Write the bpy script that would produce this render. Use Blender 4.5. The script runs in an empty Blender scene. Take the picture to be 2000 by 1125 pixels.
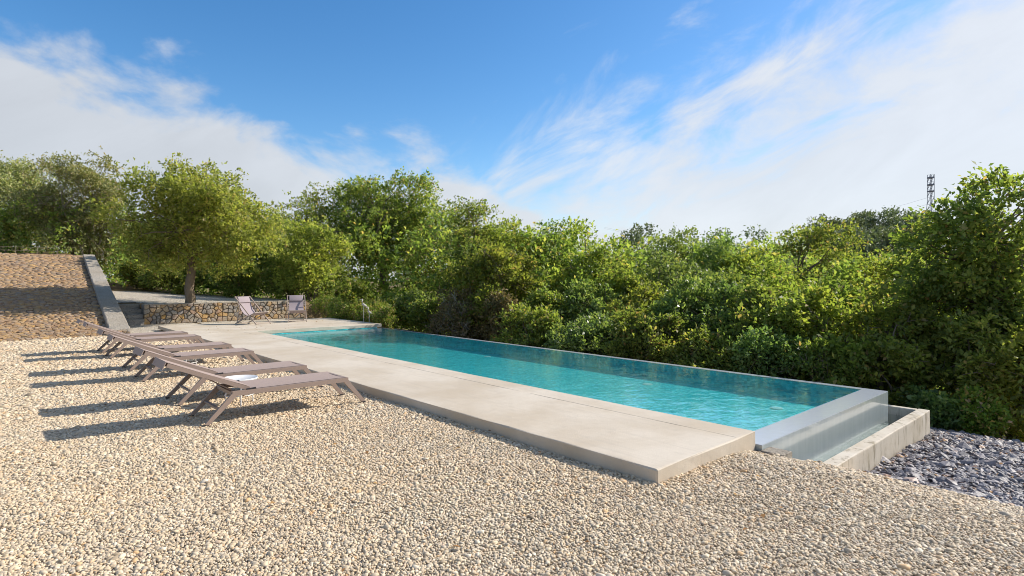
import bpy, bmesh, math, random
import numpy as np
from mathutils import Vector, Matrix

# ------------------------------------------------------------------ camera
scene = bpy.context.scene
coll = scene.collection
FPX, YAW, HORIZON, EYE = 1120.0, math.radians(42.0), 545.0, 1.6
camd = bpy.data.cameras.new('camera')
camd.sensor_width = 36.0
camd.lens = 36.0 * FPX / 2000.0
camd.shift_y = (HORIZON - 562.5) / 2000.0
camd.clip_start = 0.05
camd.clip_end = 3000.0
cam = bpy.data.objects.new('camera', camd)
coll.objects.link(cam)
cam.location = (0, 0, EYE)
cam.rotation_euler = (math.radians(90), 0, -YAW)
scene.camera = cam
FW = np.array([math.sin(YAW), math.cos(YAW), 0.0])
RT = np.array([math.cos(YAW), -math.sin(YAW), 0.0])


def bearing(px, py=HORIZON):
    return FW + RT * (px - 1000.0) / FPX + np.array([0, 0, (HORIZON - py) / FPX])


def spot(px, d):
    v = bearing(px) * d
    return float(v[0]), float(v[1])


# ------------------------------------------------------------------ sky and sun
SUN_EL = math.radians(35.4)
SUN_AZ = math.atan2(0.875, -0.36)          # clockwise from +Y
world = bpy.data.worlds.new('World')
scene.world = world
world.use_nodes = True
nt = world.node_tree
nt.nodes.clear()


def _n(tree, typ, **kw):
    n = tree.nodes.new(typ)
    for k, v in kw.items():
        setattr(n, k, v)
    return n


def _set(tree, sock, v):
    if hasattr(v, 'is_output') or isinstance(v, bpy.types.NodeSocket):
        tree.links.new(v, sock)
    else:
        sock.default_value = v


def M(tree, op, a, b=0.0, c=None, clamp=False):
    n = _n(tree, 'ShaderNodeMath', operation=op, use_clamp=clamp)
    _set(tree, n.inputs[0], a)
    _set(tree, n.inputs[1], b)
    if c is not None:
        _set(tree, n.inputs[2], c)
    return n.outputs[0]


def DOT(tree, a, vec):
    n = _n(tree, 'ShaderNodeVectorMath', operation='DOT_PRODUCT')
    _set(tree, n.inputs[0], a)
    n.inputs[1].default_value = tuple(vec)
    return n.outputs['Value']


def NOISE(tree, vec, scale, detail=4.0, rough=0.55, dist=0.0):
    n = _n(tree, 'ShaderNodeTexNoise')
    if vec is not None:
        _set(tree, n.inputs['Vector'], vec)
    n.inputs['Scale'].default_value = scale
    n.inputs['Detail'].default_value = detail
    n.inputs['Roughness'].default_value = rough
    n.inputs['Distortion'].default_value = dist
    return n.outputs['Fac']


def SMOOTH(tree, v, lo, hi, a=0.0, b=1.0):
    n = _n(tree, 'ShaderNodeMapRange', interpolation_type='SMOOTHSTEP')
    _set(tree, n.inputs[0], v)
    n.inputs[1].default_value, n.inputs[2].default_value = lo, hi
    n.inputs[3].default_value, n.inputs[4].default_value = a, b
    return n.outputs[0]


def MIXC(tree, f, a, b, mode='MIX'):
    n = _n(tree, 'ShaderNodeMix', data_type='RGBA', blend_type=mode)
    _set(tree, n.inputs[0], f)
    for s, v in ((n.inputs[6], a), (n.inputs[7], b)):
        if isinstance(v, tuple) and len(v) == 3:
            v = (*v, 1.0)
        _set(tree, s, v)
    return n.outputs[2]


SKY_STRENGTH = 0.125
sky = _n(nt, 'ShaderNodeTexSky', sky_type='NISHITA')
sky.sun_disc = False
sky.sun_elevation = SUN_EL
sky.sun_rotation = SUN_AZ
sky.altitude = 300.0
sky.air_density = 1.0
sky.dust_density = 0.6
sky.ozone_density = 2.2
hsv = _n(nt, 'ShaderNodeHueSaturation')
hsv.inputs['Saturation'].default_value = 1.31
hsv.inputs['Value'].default_value = 1.10
nt.links.new(sky.outputs[0], hsv.inputs['Color'])
tc = _n(nt, 'ShaderNodeTexCoord')
D = tc.outputs['Generated']


def gc(p, q, inside):
    n = np.cross(bearing(*p), bearing(*q))
    n /= np.linalg.norm(n)
    if n @ bearing(*inside) < 0:
        n = -n
    return n


nA = gc((0, 50), (1000, 345), (300, 420))
nB = gc((960, 385), (1620, 20), (1900, 300))
tB = bearing(1620, 20) - bearing(960, 385)
tB -= nB * (tB @ nB)
tB /= np.linalg.norm(tB)
mB = np.cross(nB, tB)
a0 = DOT(nt, D, nA)
b0 = DOT(nt, D, nB)
cb = _n(nt, 'ShaderNodeCombineXYZ')
nt.links.new(M(nt, 'MULTIPLY', b0, 3.4), cb.inputs[0])
nt.links.new(DOT(nt, D, tB * 1.25), cb.inputs[1])
nt.links.new(DOT(nt, D, mB * 1.25), cb.inputs[2])
va = _n(nt, 'ShaderNodeMapping')
va.inputs['Scale'].default_value = (1, 1, 1.7)
va.inputs['Location'].default_value = (3.1, 1.7, 0.4)
nt.links.new(D, va.inputs['Vector'])
nzA = NOISE(nt, va.outputs[0], 5.2, 7.0, 0.56, 0.25)
nzA2 = NOISE(nt, va.outputs[0], 2.1, 3.0, 0.5)
nzB = NOISE(nt, cb.outputs[0], 3.4, 8.0, 0.60, 0.5)
nzB2 = NOISE(nt, cb.outputs[0], 1.5, 3.0, 0.5)
eA = M(nt, 'ADD', a0, M(nt, 'MULTIPLY', M(nt, 'SUBTRACT', nzA, 0.5), 0.34))
eA = M(nt, 'ADD', eA, M(nt, 'MULTIPLY', M(nt, 'SUBTRACT', nzA2, 0.5), 0.14))
eB = M(nt, 'ADD', b0, M(nt, 'MULTIPLY', M(nt, 'SUBTRACT', nzB, 0.475), 0.70))
eB = M(nt, 'ADD', eB, M(nt, 'MULTIPLY', M(nt, 'SUBTRACT', nzB2, 0.5), 0.20))
dA = SMOOTH(nt, eA, -0.02, 0.055)
dB = SMOOTH(nt, eB, -0.05, 0.20)
dens = M(nt, 'MAXIMUM', M(nt, 'MULTIPLY', dA, 0.93), M(nt, 'MULTIPLY', dB, 0.92))
nzC = NOISE(nt, va.outputs[0], 2.3, 6.0, 0.58, 0.3)          # extra broken cloud added out of view to fill the shade
dC = M(nt, 'MULTIPLY', SMOOTH(nt, nzC, 0.47, 0.60), SMOOTH(nt, DOT(nt, D, FW), 0.45, 0.05))
dens = M(nt, 'MAXIMUM', dens, M(nt, 'MULTIPLY', dC, 0.9))
CLOUD = 5.7
shade = SMOOTH(nt, M(nt, 'ADD', nzA2, M(nt, 'MULTIPLY', nzB, 0.8)), 0.55, 1.15, 0.86, 1.0)
sunny = SMOOTH(nt, DOT(nt, D, (0.929 * 0.815, -0.365 * 0.815, 0.58)), -0.55, 0.75, 0.78, 1.0)
ccol = MIXC(nt, 1.0, (0.90 * CLOUD, 0.94 * CLOUD, 1.0 * CLOUD), (1, 1, 1), 'MULTIPLY')
cmul = _n(nt, 'ShaderNodeVectorMath', operation='SCALE')
nt.links.new(ccol, cmul.inputs[0])
nt.links.new(M(nt, 'MULTIPLY', shade, sunny), cmul.inputs['Scale'])
skycol = MIXC(nt, dens, hsv.outputs[0], cmul.outputs[0])
bg = _n(nt, 'ShaderNodeBackground')
bg.inputs['Strength'].default_value = SKY_STRENGTH
nt.links.new(skycol, bg.inputs['Color'])
wo = _n(nt, 'ShaderNodeOutputWorld')
nt.links.new(bg.outputs[0], wo.inputs['Surface'])

sund = bpy.data.lights.new('sun', 'SUN')
sund.energy = 5.0
sund.angle = math.radians(0.53)
sund.color = (1.0, 0.93, 0.83)
sun = bpy.data.objects.new('sun', sund)
coll.objects.link(sun)
sdir = Vector((math.sin(SUN_AZ) * math.cos(SUN_EL), math.cos(SUN_AZ) * math.cos(SUN_EL), math.sin(SUN_EL)))
sun.rotation_euler = sdir.to_track_quat('Z', 'Y').to_euler()
sun.location = (20, -10, 20)

vs = scene.view_settings
vs.view_transform = 'Standard'
vs.look = 'None'
vs.gamma = 1.0
vs.use_curve_mapping = False
vs.exposure = 0.38
cy = scene.cycles
cy.max_bounces = 12
cy.diffuse_bounces = 7
cy.glossy_bounces = 3
cy.transmission_bounces = 5
cy.transparent_max_bounces = 8
cy.caustics_reflective = False
cy.caustics_refractive = False
cy.sample_clamp_indirect = 6.0
cy.use_denoising = True
cy.filter_width = 1.0

rng = np.random.default_rng(7)
random.seed(7)


# ------------------------------------------------------------------ helpers
def link(o, parent=None):
    coll.objects.link(o)
    if parent is not None:
        o.parent = parent
    return o


def tag(o, label=None, category=None, group=None, kind=None):
    for k, v in (('label', label), ('category', category), ('group', group), ('kind', kind)):
        if v:
            o[k] = v
    return o


def empty(name, loc=(0, 0, 0), rz=0.0, **kw):
    e = bpy.data.objects.new(name, None)
    e.empty_display_size = 0.2
    e.location = loc
    e.rotation_euler = (0, 0, rz)
    link(e)
    return tag(e, **kw)


def mesh_np(name, verts, faces, mat=None, smooth=False):
    """verts (N,3); faces: (M,k) int array or list of such arrays of differing k."""
    if not isinstance(faces, (list, tuple)):
        faces = [faces]
    faces = [np.asarray(f, dtype=np.int32) for f in faces if len(f)]
    me = bpy.data.meshes.new(name)
    me.vertices.add(len(verts))
    me.vertices.foreach_set('co', np.asarray(verts, dtype=np.float32).ravel())
    nl = sum(f.size for f in faces)
    npol = sum(len(f) for f in faces)
    me.loops.add(nl)
    me.loops.foreach_set('vertex_index', np.concatenate([f.ravel() for f in faces]))
    me.polygons.add(npol)
    tot = np.concatenate([np.full(len(f), f.shape[1], dtype=np.int32) for f in faces])
    start = np.concatenate([[0], np.cumsum(tot)[:-1]]).astype(np.int32)
    me.polygons.foreach_set('loop_start', start)
    me.polygons.foreach_set('loop_total', tot)
    if smooth:
        me.polygons.foreach_set('use_smooth', np.ones(npol, dtype=bool))
    me.update(calc_edges=True)
    if mat:
        me.materials.append(mat)
    return me


def obj(name, me, parent=None, loc=None, **kw):
    o = bpy.data.objects.new(name, me)
    if loc is not None:
        o.location = loc
    link(o, parent)
    return tag(o, **kw)


class MB:
    """collects boxes, bars and tubes, then becomes ONE mesh object"""

    def __init__(self):
        self.bm = bmesh.new()

    def box(self, lo, hi):
        lo, hi = Vector(lo), Vector(hi)
        c, s = (lo + hi) / 2, hi - lo
        bmesh.ops.create_cube(self.bm, size=1.0, matrix=Matrix.Translation(c) @ Matrix.Diagonal((s.x, s.y, s.z, 1)))
        return self

    def bar(self, p, q, w, t, side=(0, 1, 0), w2=None):
        """flat bar from p to q: w across (in the plane normal to side), t along side"""
        p, q, side = Vector(p), Vector(q), Vector(side).normalized()
        d = (q - p).normalized()
        n = d.cross(side).normalized()
        side = n.cross(d).normalized()
        w2 = w if w2 is None else w2
        vs_ = []
        for c, ww in ((p, w), (q, w2)):
            for a, b in ((-1, -1), (1, -1), (1, 1), (-1, 1)):
                vs_.append(self.bm.verts.new(c + n * a * ww / 2 + side * b * t / 2))
        f = self.bm.faces.new
        f(vs_[3::-1]); f(vs_[4:8])
        for i in range(4):
            j = (i + 1) % 4
            f((vs_[i], vs_[j], vs_[4 + j], vs_[4 + i]))
        return self

    def tube(self, pts, rad, n=8, cap=True):
        pts = [Vector(p) for p in pts]
        if not isinstance(rad, (list, tuple)):
            rad = [rad] * len(pts)
        rings = []
        up = Vector((0, 0, 1))
        for i, p in enumerate(pts):
            d = (pts[min(i + 1, len(pts) - 1)] - pts[max(i - 1, 0)]).normalized()
            u = up if abs(d.dot(up)) < 0.95 else Vector((1, 0, 0))
            a = d.cross(u).normalized()
            b = a.cross(d).normalized()
            rings.append([self.bm.verts.new(p + (a * math.cos(t) + b * math.sin(t)) * rad[i])
                          for t in [2 * math.pi * k / n for k in range(n)]])
        for r0, r1 in zip(rings, rings[1:]):
            for k in range(n):
                self.bm.faces.new((r0[k], r0[(k + 1) % n], r1[(k + 1) % n], r1[k]))
        if cap:
            self.bm.faces.new(rings[0][::-1])
            self.bm.faces.new(rings[-1])
        return self

    def lathe(self, prof, n=24, center=(0, 0, 0)):
        c = Vector(center)
        rings = []
        for r, z in prof:
            rings.append([self.bm.verts.new(c + Vector((r * math.cos(t), r * math.sin(t), z)))
                          for t in [2 * math.pi * k / n for k in range(n)]])
        for r0, r1 in zip(rings, rings[1:]):
            for k in range(n):
                self.bm.faces.new((r0[k], r0[(k + 1) % n], r1[(k + 1) % n], r1[k]))
        self.bm.faces.new(rings[0][::-1])
        self.bm.faces.new(rings[-1])
        return self

    def bevel(self, w, seg=1):
        bmesh.ops.bevel(self.bm, geom=list(self.bm.edges), offset=w, segments=seg, affect='EDGES', profile=0.5)
        return self

    def build(self, name, mat, parent=None, smooth=False, loc=None, **kw):
        bmesh.ops.recalc_face_normals(self.bm, faces=list(self.bm.faces))
        me = bpy.data.meshes.new(name)
        self.bm.to_mesh(me)
        self.bm.free()
        if smooth:
            for p in me.polygons:
                p.use_smooth = True
        me.materials.append(mat)
        return obj(name, me, parent, loc, **kw)


def copy_tree(o, parent=None):
    c = o.copy()
    coll.objects.link(c)
    c.parent = parent
    for ch in list(o.children):
        copy_tree(ch, c)
    return c


# ------------------------------------------------------------------ materials
def mat(name):
    m = bpy.data.materials.new(name)
    m.use_nodes = True
    t = m.node_tree
    t.nodes.clear()
    out = _n(t, 'ShaderNodeOutputMaterial')
    return m, t, out


def ramp(t, fac, stops, interp='LINEAR'):
    n = _n(t, 'ShaderNodeValToRGB')
    n.color_ramp.interpolation = interp
    el = n.color_ramp.elements
    while len(el) < len(stops):
        el.new(0.5)
    for e, (p, c) in zip(el, stops):
        e.position = p
        e.color = (*c, 1.0)
    _set(t, n.inputs[0], fac)
    return n.outputs[0]


def bump(t, h, strength=0.3, dist=0.01):
    n = _n(t, 'ShaderNodeBump')
    n.inputs['Strength'].default_value = strength
    n.inputs['Distance'].default_value = dist
    _set(t, n.inputs['Height'], h)
    return n.outputs[0]


def principled(t, out, color, rough=0.6, spec=0.4, normal=None, metal=0.0):
    p = _n(t, 'ShaderNodeBsdfPrincipled')
    if isinstance(color, tuple) and len(color) == 3:
        color = (*color, 1.0)
    _set(t, p.inputs['Base Color'], color)
    _set(t, p.inputs['Roughness'], rough)
    p.inputs['Specular IOR Level'].default_value = spec
    p.inputs['Metallic'].default_value = metal
    if normal is not None:
        t.links.new(normal, p.inputs['Normal'])
    if out is not None:
        t.links.new(p.outputs[0], out.inputs['Surface'])
    return p


def coords(t, kind='Object', scale=(1, 1, 1)):
    c = _n(t, 'ShaderNodeTexCoord')
    mp = _n(t, 'ShaderNodeMapping')
    mp.inputs['Scale'].default_value = scale
    t.links.new(c.outputs[kind], mp.inputs['Vector'])
    return mp.outputs[0]


def voronoi(t, vec, scale, feature='F1', rnd=1.0):
    n = _n(t, 'ShaderNodeTexVoronoi', feature=feature)
    t.links.new(vec, n.inputs['Vector'])
    n.inputs['Scale'].default_value = scale
    n.inputs['Randomness'].default_value = rnd
    return n


PEBBLE_STOPS = [(0.00, (0.20, 0.17, 0.135)), (0.06, (0.33, 0.285, 0.225)), (0.16, (0.50, 0.435, 0.34)), (0.27, (0.64, 0.56, 0.44)),
                (0.37, (0.47, 0.435, 0.375)), (0.47, (0.58, 0.49, 0.365)), (0.57, (0.71, 0.64, 0.53)), (0.66, (0.42, 0.40, 0.37)), (0.75, (0.64, 0.56, 0.44)),
                (0.85, (0.80, 0.76, 0.68)), (0.93, (0.54, 0.45, 0.33)), (0.97, (0.60, 0.40, 0.21)), (0.985, (0.60, 0.47, 0.39)), (1.0, (0.46, 0.40, 0.32))]


def make_pebble_mat():
    m, t, out = mat('river_pebble')
    oi = _n(t, 'ShaderNodeObjectInfo')
    c = ramp(t, oi.outputs['Random'], PEBBLE_STOPS)
    v = coords(t)
    nz = NOISE(t, v, 3.0, 3.0)
    c = MIXC(t, M(t, 'MULTIPLY', nz, 0.4), c, (0.60, 0.51, 0.38))
    c = MIXC(t, 1.0, c, (0.93, 0.855, 0.745), 'MULTIPLY')
    geo = _n(t, 'ShaderNodeNewGeometry')
    big = NOISE(t, geo.outputs['Position'], 0.55, 3.0)
    c = MIXC(t, SMOOTH(t, big, 0.35, 0.7, 0.0, 0.30), c, MIXC(t, 1.0, c, (1.12, 0.98, 0.80), 'MULTIPLY'))
    principled(t, out, c, 0.62, 0.35)
    return m


def make_gravel_bed_mat():
    m, t, out = mat('gravel_bed')
    geo = _n(t, 'ShaderNodeNewGeometry')
    v = geo.outputs['Position']
    vo = voronoi(t, v, 36.0)
    sep = _n(t, 'ShaderNodeSeparateColor')
    t.links.new(vo.outputs['Color'], sep.inputs[0])
    c = ramp(t, sep.outputs[0], PEBBLE_STOPS)
    h = M(t, 'SUBTRACT', 1.0, M(t, 'MULTIPLY', vo.outputs['Distance'], 1.3))
    principled(t, out, c, 0.75, 0.25, bump(t, h, 1.0, 0.03))
    return m


def make_slate_mat():
    m, t, out = mat('slate_chip')
    oi = _n(t, 'ShaderNodeObjectInfo')
    c = ramp(t, oi.outputs['Random'], [(0.0, (0.096, 0.090, 0.096)), (0.3, (0.160, 0.147, 0.154)), (0.55, (0.218, 0.198, 0.207)),
                                       (0.78, (0.307, 0.282, 0.282)), (0.91, (0.205, 0.166, 0.160)), (0.96, (0.461, 0.256, 0.141)), (1.0, (0.307, 0.282, 0.275))])
    nz = NOISE(t, coords(t), 4.0, 4.0)
    c = MIXC(t, M(t, 'MULTIPLY', nz, 0.3), c, (0.25, 0.23, 0.235))
    principled(t, out, c, 0.55, 0.4, bump(t, nz, 0.3, 0.05))
    return m


def make_concrete(name, base, dark, stain=0.0, board=0.0, rugged=0.0):
    m, t, out = mat(name)
    geo = _n(t, 'ShaderNodeNewGeometry')
    v = geo.outputs['Position']
    n1 = NOISE(t, v, 0.9, 5.0, 0.6)
    n2 = NOISE(t, v, 7.0, 5.0, 0.65)
    n3 = NOISE(t, v, 90.0, 3.0, 0.6)
    c = MIXC(t, SMOOTH(t, n1, 0.35, 0.68), base, (base[0] * 0.84, base[1] * 0.80, base[2] * 0.74))
    c = MIXC(t, SMOOTH(t, n2, 0.52, 0.75, 0.0, 0.35), c, tuple(b * 0.70 for b in base))
    c = MIXC(t, SMOOTH(t, n3, 0.55, 0.78, 0.0, 0.30), c, tuple(b * 0.55 for b in base))
    n5 = NOISE(t, v, 0.45, 6.0, 0.62, 0.8)
    c = MIXC(t, SMOOTH(t, n5, 0.47, 0.62, 0.0, 0.30), c, (base[0] * 0.74, base[1] * 0.69, base[2] * 0.62))
    if board:
        mp = _n(t, 'ShaderNodeMapping')
        mp.inputs['Scale'].default_value = (22.0, 0.8, 1.0)
        t.links.new(v, mp.inputs['Vector'])
        nb = NOISE(t, mp.outputs[0], 1.0, 4.0, 0.6)
        c = MIXC(t, SMOOTH(t, nb, 0.48, 0.72, 0.0, board), c, tuple(b * 0.72 for b in base))
    if stain:
        mp = _n(t, 'ShaderNodeMapping')
        mp.inputs['Scale'].default_value = (5.0, 5.0, 1.1)
        t.links.new(v, mp.inputs['Vector'])
        ns = NOISE(t, mp.outputs[0], 1.6, 6.0, 0.7)
        c = MIXC(t, SMOOTH(t, ns, 0.50, 0.66, 0.0, stain), c, dark)
        ng = NOISE(t, v, 3.0, 5.0, 0.7)
        c = MIXC(t, SMOOTH(t, ng, 0.50, 0.70, 0.0, stain * 0.5), c, (0.34, 0.28, 0.18))
    hgt = M(t, 'ADD', M(t, 'MULTIPLY', n3, 0.5), n2)
    if rugged:
        n4 = NOISE(t, v, 26.0, 5.0, 0.75)
        c = MIXC(t, SMOOTH(t, n4, 0.50, 0.66, 0.0, 0.85 * rugged), c, dark)
        hgt = M(t, 'ADD', hgt, M(t, 'MULTIPLY', n4, -2.0))
    principled(t, out, c, 0.8, 0.25, bump(t, hgt, 0.35 + 0.5 * rugged, 0.012 + 0.03 * rugged))
    return m


def make_stone_mat(name, stops, island=False, nscale=9.0, bstr=0.6):
    m, t, out = mat(name)
    geo = _n(t, 'ShaderNodeNewGeometry')
    if island:
        r = geo.outputs['Random Per Island']
    else:
        r = _n(t, 'ShaderNodeObjectInfo').outputs['Random']
    c = ramp(t, r, stops)
    v = geo.outputs['Position']
    n1 = NOISE(t, v, nscale, 5.0, 0.65)
    n2 = NOISE(t, v, nscale * 6, 4.0, 0.6)
    n3 = NOISE(t, v, nscale * 0.45, 3.0, 0.6)
    c = MIXC(t, SMOOTH(t, n1, 0.45, 0.75, 0.0, 0.55), c, (0.44, 0.40, 0.36))
    c = MIXC(t, SMOOTH(t, n3, 0.50, 0.72, 0.0, 0.55), c, (0.46, 0.28, 0.12))
    c = MIXC(t, SMOOTH(t, n2, 0.5, 0.75, 0.0, 0.6), c, (0.07, 0.06, 0.055))
    principled(t, out, c, 0.9, 0.15, bump(t, M(t, 'ADD', n1, M(t, 'MULTIPLY', n2, 0.5)), bstr, 0.03))
    return m


def make_plain(name, col, rough=0.5, spec=0.4, nscale=30.0, var=0.12, bstr=0.05, metal=0.0):
    m, t, out = mat(name)
    v = coords(t)
    nz = NOISE(t, v, nscale, 4.0)
    c = MIXC(t, M(t, 'MULTIPLY', nz, var * 2), col, tuple(x * 0.75 for x in col))
    principled(t, out, c, rough, spec, bump(t, nz, bstr, 0.01), metal)
    return m


def make_leaf(name, stops, trans=0.58, rough=0.5, spec=0.35):
    m, t, out = mat(name)
    geo = _n(t, 'ShaderNodeNewGeometry')
    oi = _n(t, 'ShaderNodeObjectInfo')
    c = ramp(t, geo.outputs['Random Per Island'], stops)
    big = NOISE(t, geo.outputs['Position'], 0.9, 2.0)
    c = MIXC(t, SMOOTH(t, big, 0.40, 0.66, 0.0, 0.5), c, MIXC(t, 1.0, c, (1.22, 1.05, 0.75), 'MULTIPLY'))
    hs = _n(t, 'ShaderNodeHueSaturation')
    _set(t, hs.inputs['Hue'], M(t, 'ADD', 0.488, M(t, 'MULTIPLY', oi.outputs['Random'], 0.024)))
    _set(t, hs.inputs['Value'], M(t, 'ADD', 0.85, M(t, 'MULTIPLY', oi.outputs['Random'], 0.3)))
    t.links.new(c, hs.inputs['Color'])
    c = hs.outputs[0]
    p = principled(t, None, c, rough, spec)
    tr = _n(t, 'ShaderNodeBsdfTranslucent')
    t.links.new(MIXC(t, 1.0, c, (1.4, 1.5, 0.72), 'MULTIPLY'), tr.inputs['Color'])
    mx = _n(t, 'ShaderNodeMixShader')
    mx.inputs[0].default_value = trans
    t.links.new(p.outputs[0], mx.inputs[1])
    t.links.new(tr.outputs[0], mx.inputs[2])
    t.links.new(mx.outputs[0], out.inputs['Surface'])
    return m


def make_bark(name, a, b):
    m, t, out = mat(name)
    v = coords(t, 'Object', (1, 1, 0.35))
    nz = NOISE(t, v, 14.0, 6.0, 0.65)
    c = MIXC(t, nz, a, b)
    principled(t, out, c, 0.9, 0.1, bump(t, nz, 0.9, 0.05))
    return m


def make_soil():
    m, t, out = mat('dry_soil')
    geo = _n(t, 'ShaderNodeNewGeometry')
    v = geo.outputs['Position']
    n1 = NOISE(t, v, 0.6, 5.0, 0.6)
    n2 = NOISE(t, v, 14.0, 5.0, 0.7)
    c = MIXC(t, n1, (0.17, 0.115, 0.065), (0.28, 0.21, 0.12))
    c = MIXC(t, SMOOTH(t, n2, 0.45, 0.7), c, (0.10, 0.075, 0.045))
    principled(t, out, c, 0.95, 0.1, bump(t, n2, 0.8, 0.05))
    return m


def make_tile():
    m, t, out = mat('pool_mosaic')
    geo = _n(t, 'ShaderNodeNewGeometry')
    v = geo.outputs['Position']
    vo = voronoi(t, v, 22.0, rnd=0.5)
    sep = _n(t, 'ShaderNodeSeparateColor')
    t.links.new(vo.outputs['Color'], sep.inputs[0])
    c = ramp(t, sep.outputs[0], [(0.0, (0.05, 0.42, 0.47)), (0.35, (0.08, 0.58, 0.63)), (0.7, (0.12, 0.68, 0.72)), (1.0, (0.28, 0.82, 0.84))])
    n1 = NOISE(t, v, 1.4, 3.0)
    c = MIXC(t, SMOOTH(t, n1, 0.35, 0.7, 0.0, 0.4), c, (0.07, 0.58, 0.58))
    principled(t, out, c, 0.35, 0.4)
    return m


def make_water(name, tint, wave=1.0, scale=7.0):
    m, t, out = mat(name)
    geo = _n(t, 'ShaderNodeNewGeometry')
    mp = _n(t, 'ShaderNodeMapping')
    mp.inputs['Rotation'].default_value = (0, 0, -YAW)
    mp.inputs['Scale'].default_value = (0.75, 1.15, 1.0)
    t.links.new(geo.outputs['Position'], mp.inputs['Vector'])
    h = M(t, 'ADD', NOISE(t, mp.outputs[0], scale, 3.0, 0.5, 0.6), M(t, 'MULTIPLY', NOISE(t, mp.outputs[0], scale * 0.28, 2.0), 1.6))
    nrm = bump(t, h, 0.6 * wave, 0.010)
    lw = _n(t, 'ShaderNodeLayerWeight')
    lw.inputs['Blend'].default_value = 0.5
    t.links.new(nrm, lw.inputs['Normal'])
    fres = M(t, 'ADD', 0.02, M(t, 'MULTIPLY', M(t, 'POWER', lw.outputs['Facing'], 4.2), 0.96))
    gl = _n(t, 'ShaderNodeBsdfGlossy')
    gl.inputs['Roughness'].default_value = 0.02
    t.links.new(nrm, gl.inputs['Normal'])
    tr = _n(t, 'ShaderNodeBsdfTransparent')
    tr.inputs['Color'].default_value = (*tint, 1)
    rf = _n(t, 'ShaderNodeBsdfRefraction')
    rf.inputs['Color'].default_value = (*tint, 1)
    rf.inputs['IOR'].default_value = 1.05
    t.links.new(nrm, rf.inputs['Normal'])
    m1 = _n(t, 'ShaderNodeMixShader')
    m1.inputs[0].default_value = 0.85
    t.links.new(rf.outputs[0], m1.inputs[1])
    t.links.new(tr.outputs[0], m1.inputs[2])
    m2 = _n(t, 'ShaderNodeMixShader')
    t.links.new(fres, m2.inputs[0])
    t.links.new(m1.outputs[0], m2.inputs[1])
    t.links.new(gl.outputs[0], m2.inputs[2])
    t.links.new(m2.outputs[0], out.inputs['Surface'])
    return m


def make_film():
    """plaster under a thin sheet of running water"""
    m, t, out = mat('wet_plaster')
    geo = _n(t, 'ShaderNodeNewGeometry')
    mp = _n(t, 'ShaderNodeMapping')
    mp.inputs['Scale'].default_value = (9.0, 9.0, 1.2)
    t.links.new(geo.outputs['Position'], mp.inputs['Vector'])
    nz = NOISE(t, mp.outputs[0], 1.5, 4.0)
    c = MIXC(t, nz, (0.30, 0.35, 0.36), (0.40, 0.45, 0.45))
    p = principled(t, out, c, 0.16, 0.7, bump(t, nz, 0.08, 0.02))
    p.inputs['Coat Weight'].default_value = 0.8
    p.inputs['Coat Roughness'].default_value = 0.05
    return m


MAT_PEBBLE = make_pebble_mat()
MAT_BED = make_gravel_bed_mat()
MAT_SLATE = make_slate_mat()
MAT_SLATEBED = make_plain('slate_bed', (0.14, 0.13, 0.14), 0.9, 0.1, 8.0)
MAT_DECK = make_concrete('deck_concrete', (0.58, 0.51, 0.415), (0.2, 0.18, 0.15), 0.0, 0.30)
MAT_TROUGH = make_concrete('weathered_concrete', (0.58, 0.53, 0.45), (0.17, 0.14, 0.09), 0.75)
MAT_COPING = make_concrete('coping_stone', (0.50, 0.45, 0.38), (0.13, 0.12, 0.11), 0.0, 0.0, 1.0)
MAT_WALLSTONE = make_stone_mat('lava_stone', [(0.0, (0.200, 0.184, 0.168)), (0.2, (0.336, 0.304, 0.264)), (0.4, (0.440, 0.336, 0.208)), (0.55, (0.272, 0.248, 0.232)),
                                              (0.7, (0.496, 0.304, 0.112)), (0.85, (0.368, 0.312, 0.264)), (1.0, (0.448, 0.272, 0.160))])
COBBLE_STOPS = [(0.0, (0.184, 0.121, 0.076)), (0.2, (0.331, 0.200, 0.101)), (0.4, (0.248, 0.167, 0.109)), (0.55, (0.396, 0.246, 0.109)),
                (0.7, (0.267, 0.195, 0.139)), (0.85, (0.423, 0.260, 0.101)), (1.0, (0.230, 0.186, 0.143))]
MAT_COBBLE = make_stone_mat('cobble_stone', COBBLE_STOPS)
MAT_COBBLES = make_stone_mat('cobble_stone_mass', COBBLE_STOPS, island=True)
MAT_MORTAR = make_plain('earth_mortar', (0.17, 0.14, 0.105), 0.95, 0.05, 20.0)
MAT_SOIL = make_soil()
MAT_TILE = make_tile()
MAT_DARKTILE = make_plain('dark_blue_lining', (0.03, 0.06, 0.10), 0.3, 0.5, 20.0)
MAT_WATER = make_water('pool_water', (0.64, 0.96, 0.97))
MAT_TROUGHWATER = make_water('trough_water', (0.84, 0.90, 0.90), 2.5, 16.0)
MAT_FILM = make_film()
MAT_JOINT = make_plain('joint_filler', (0.30, 0.265, 0.22), 0.9, 0.1, 20.0)
MAT_LIP = make_plain('pale_wet_plaster', (0.40, 0.43, 0.47), 0.14, 0.5, 12.0, 0.12, 0.12)
MAT_GREYTILE = make_plain('grey_lining', (0.25, 0.28, 0.28), 0.4, 0.4, 9.0, 0.3)
MAT_TAUPE = make_plain('taupe_metal', (0.30, 0.225, 0.185), 0.45, 0.4, 60.0, 0.08)
MAT_SLING = make_plain('taupe_mesh_fabric', (0.37, 0.285, 0.245), 0.75, 0.25, 180.0, 0.2, 0.3)
MAT_WHITE = make_plain('white_lacquer', (0.80, 0.79, 0.77), 0.35, 0.5, 20.0, 0.03)
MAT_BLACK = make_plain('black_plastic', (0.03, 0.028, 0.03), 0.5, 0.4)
MAT_CHAIRWOOD = make_plain('pale_taupe_frame', (0.34, 0.27, 0.225), 0.5, 0.35, 30.0)
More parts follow.
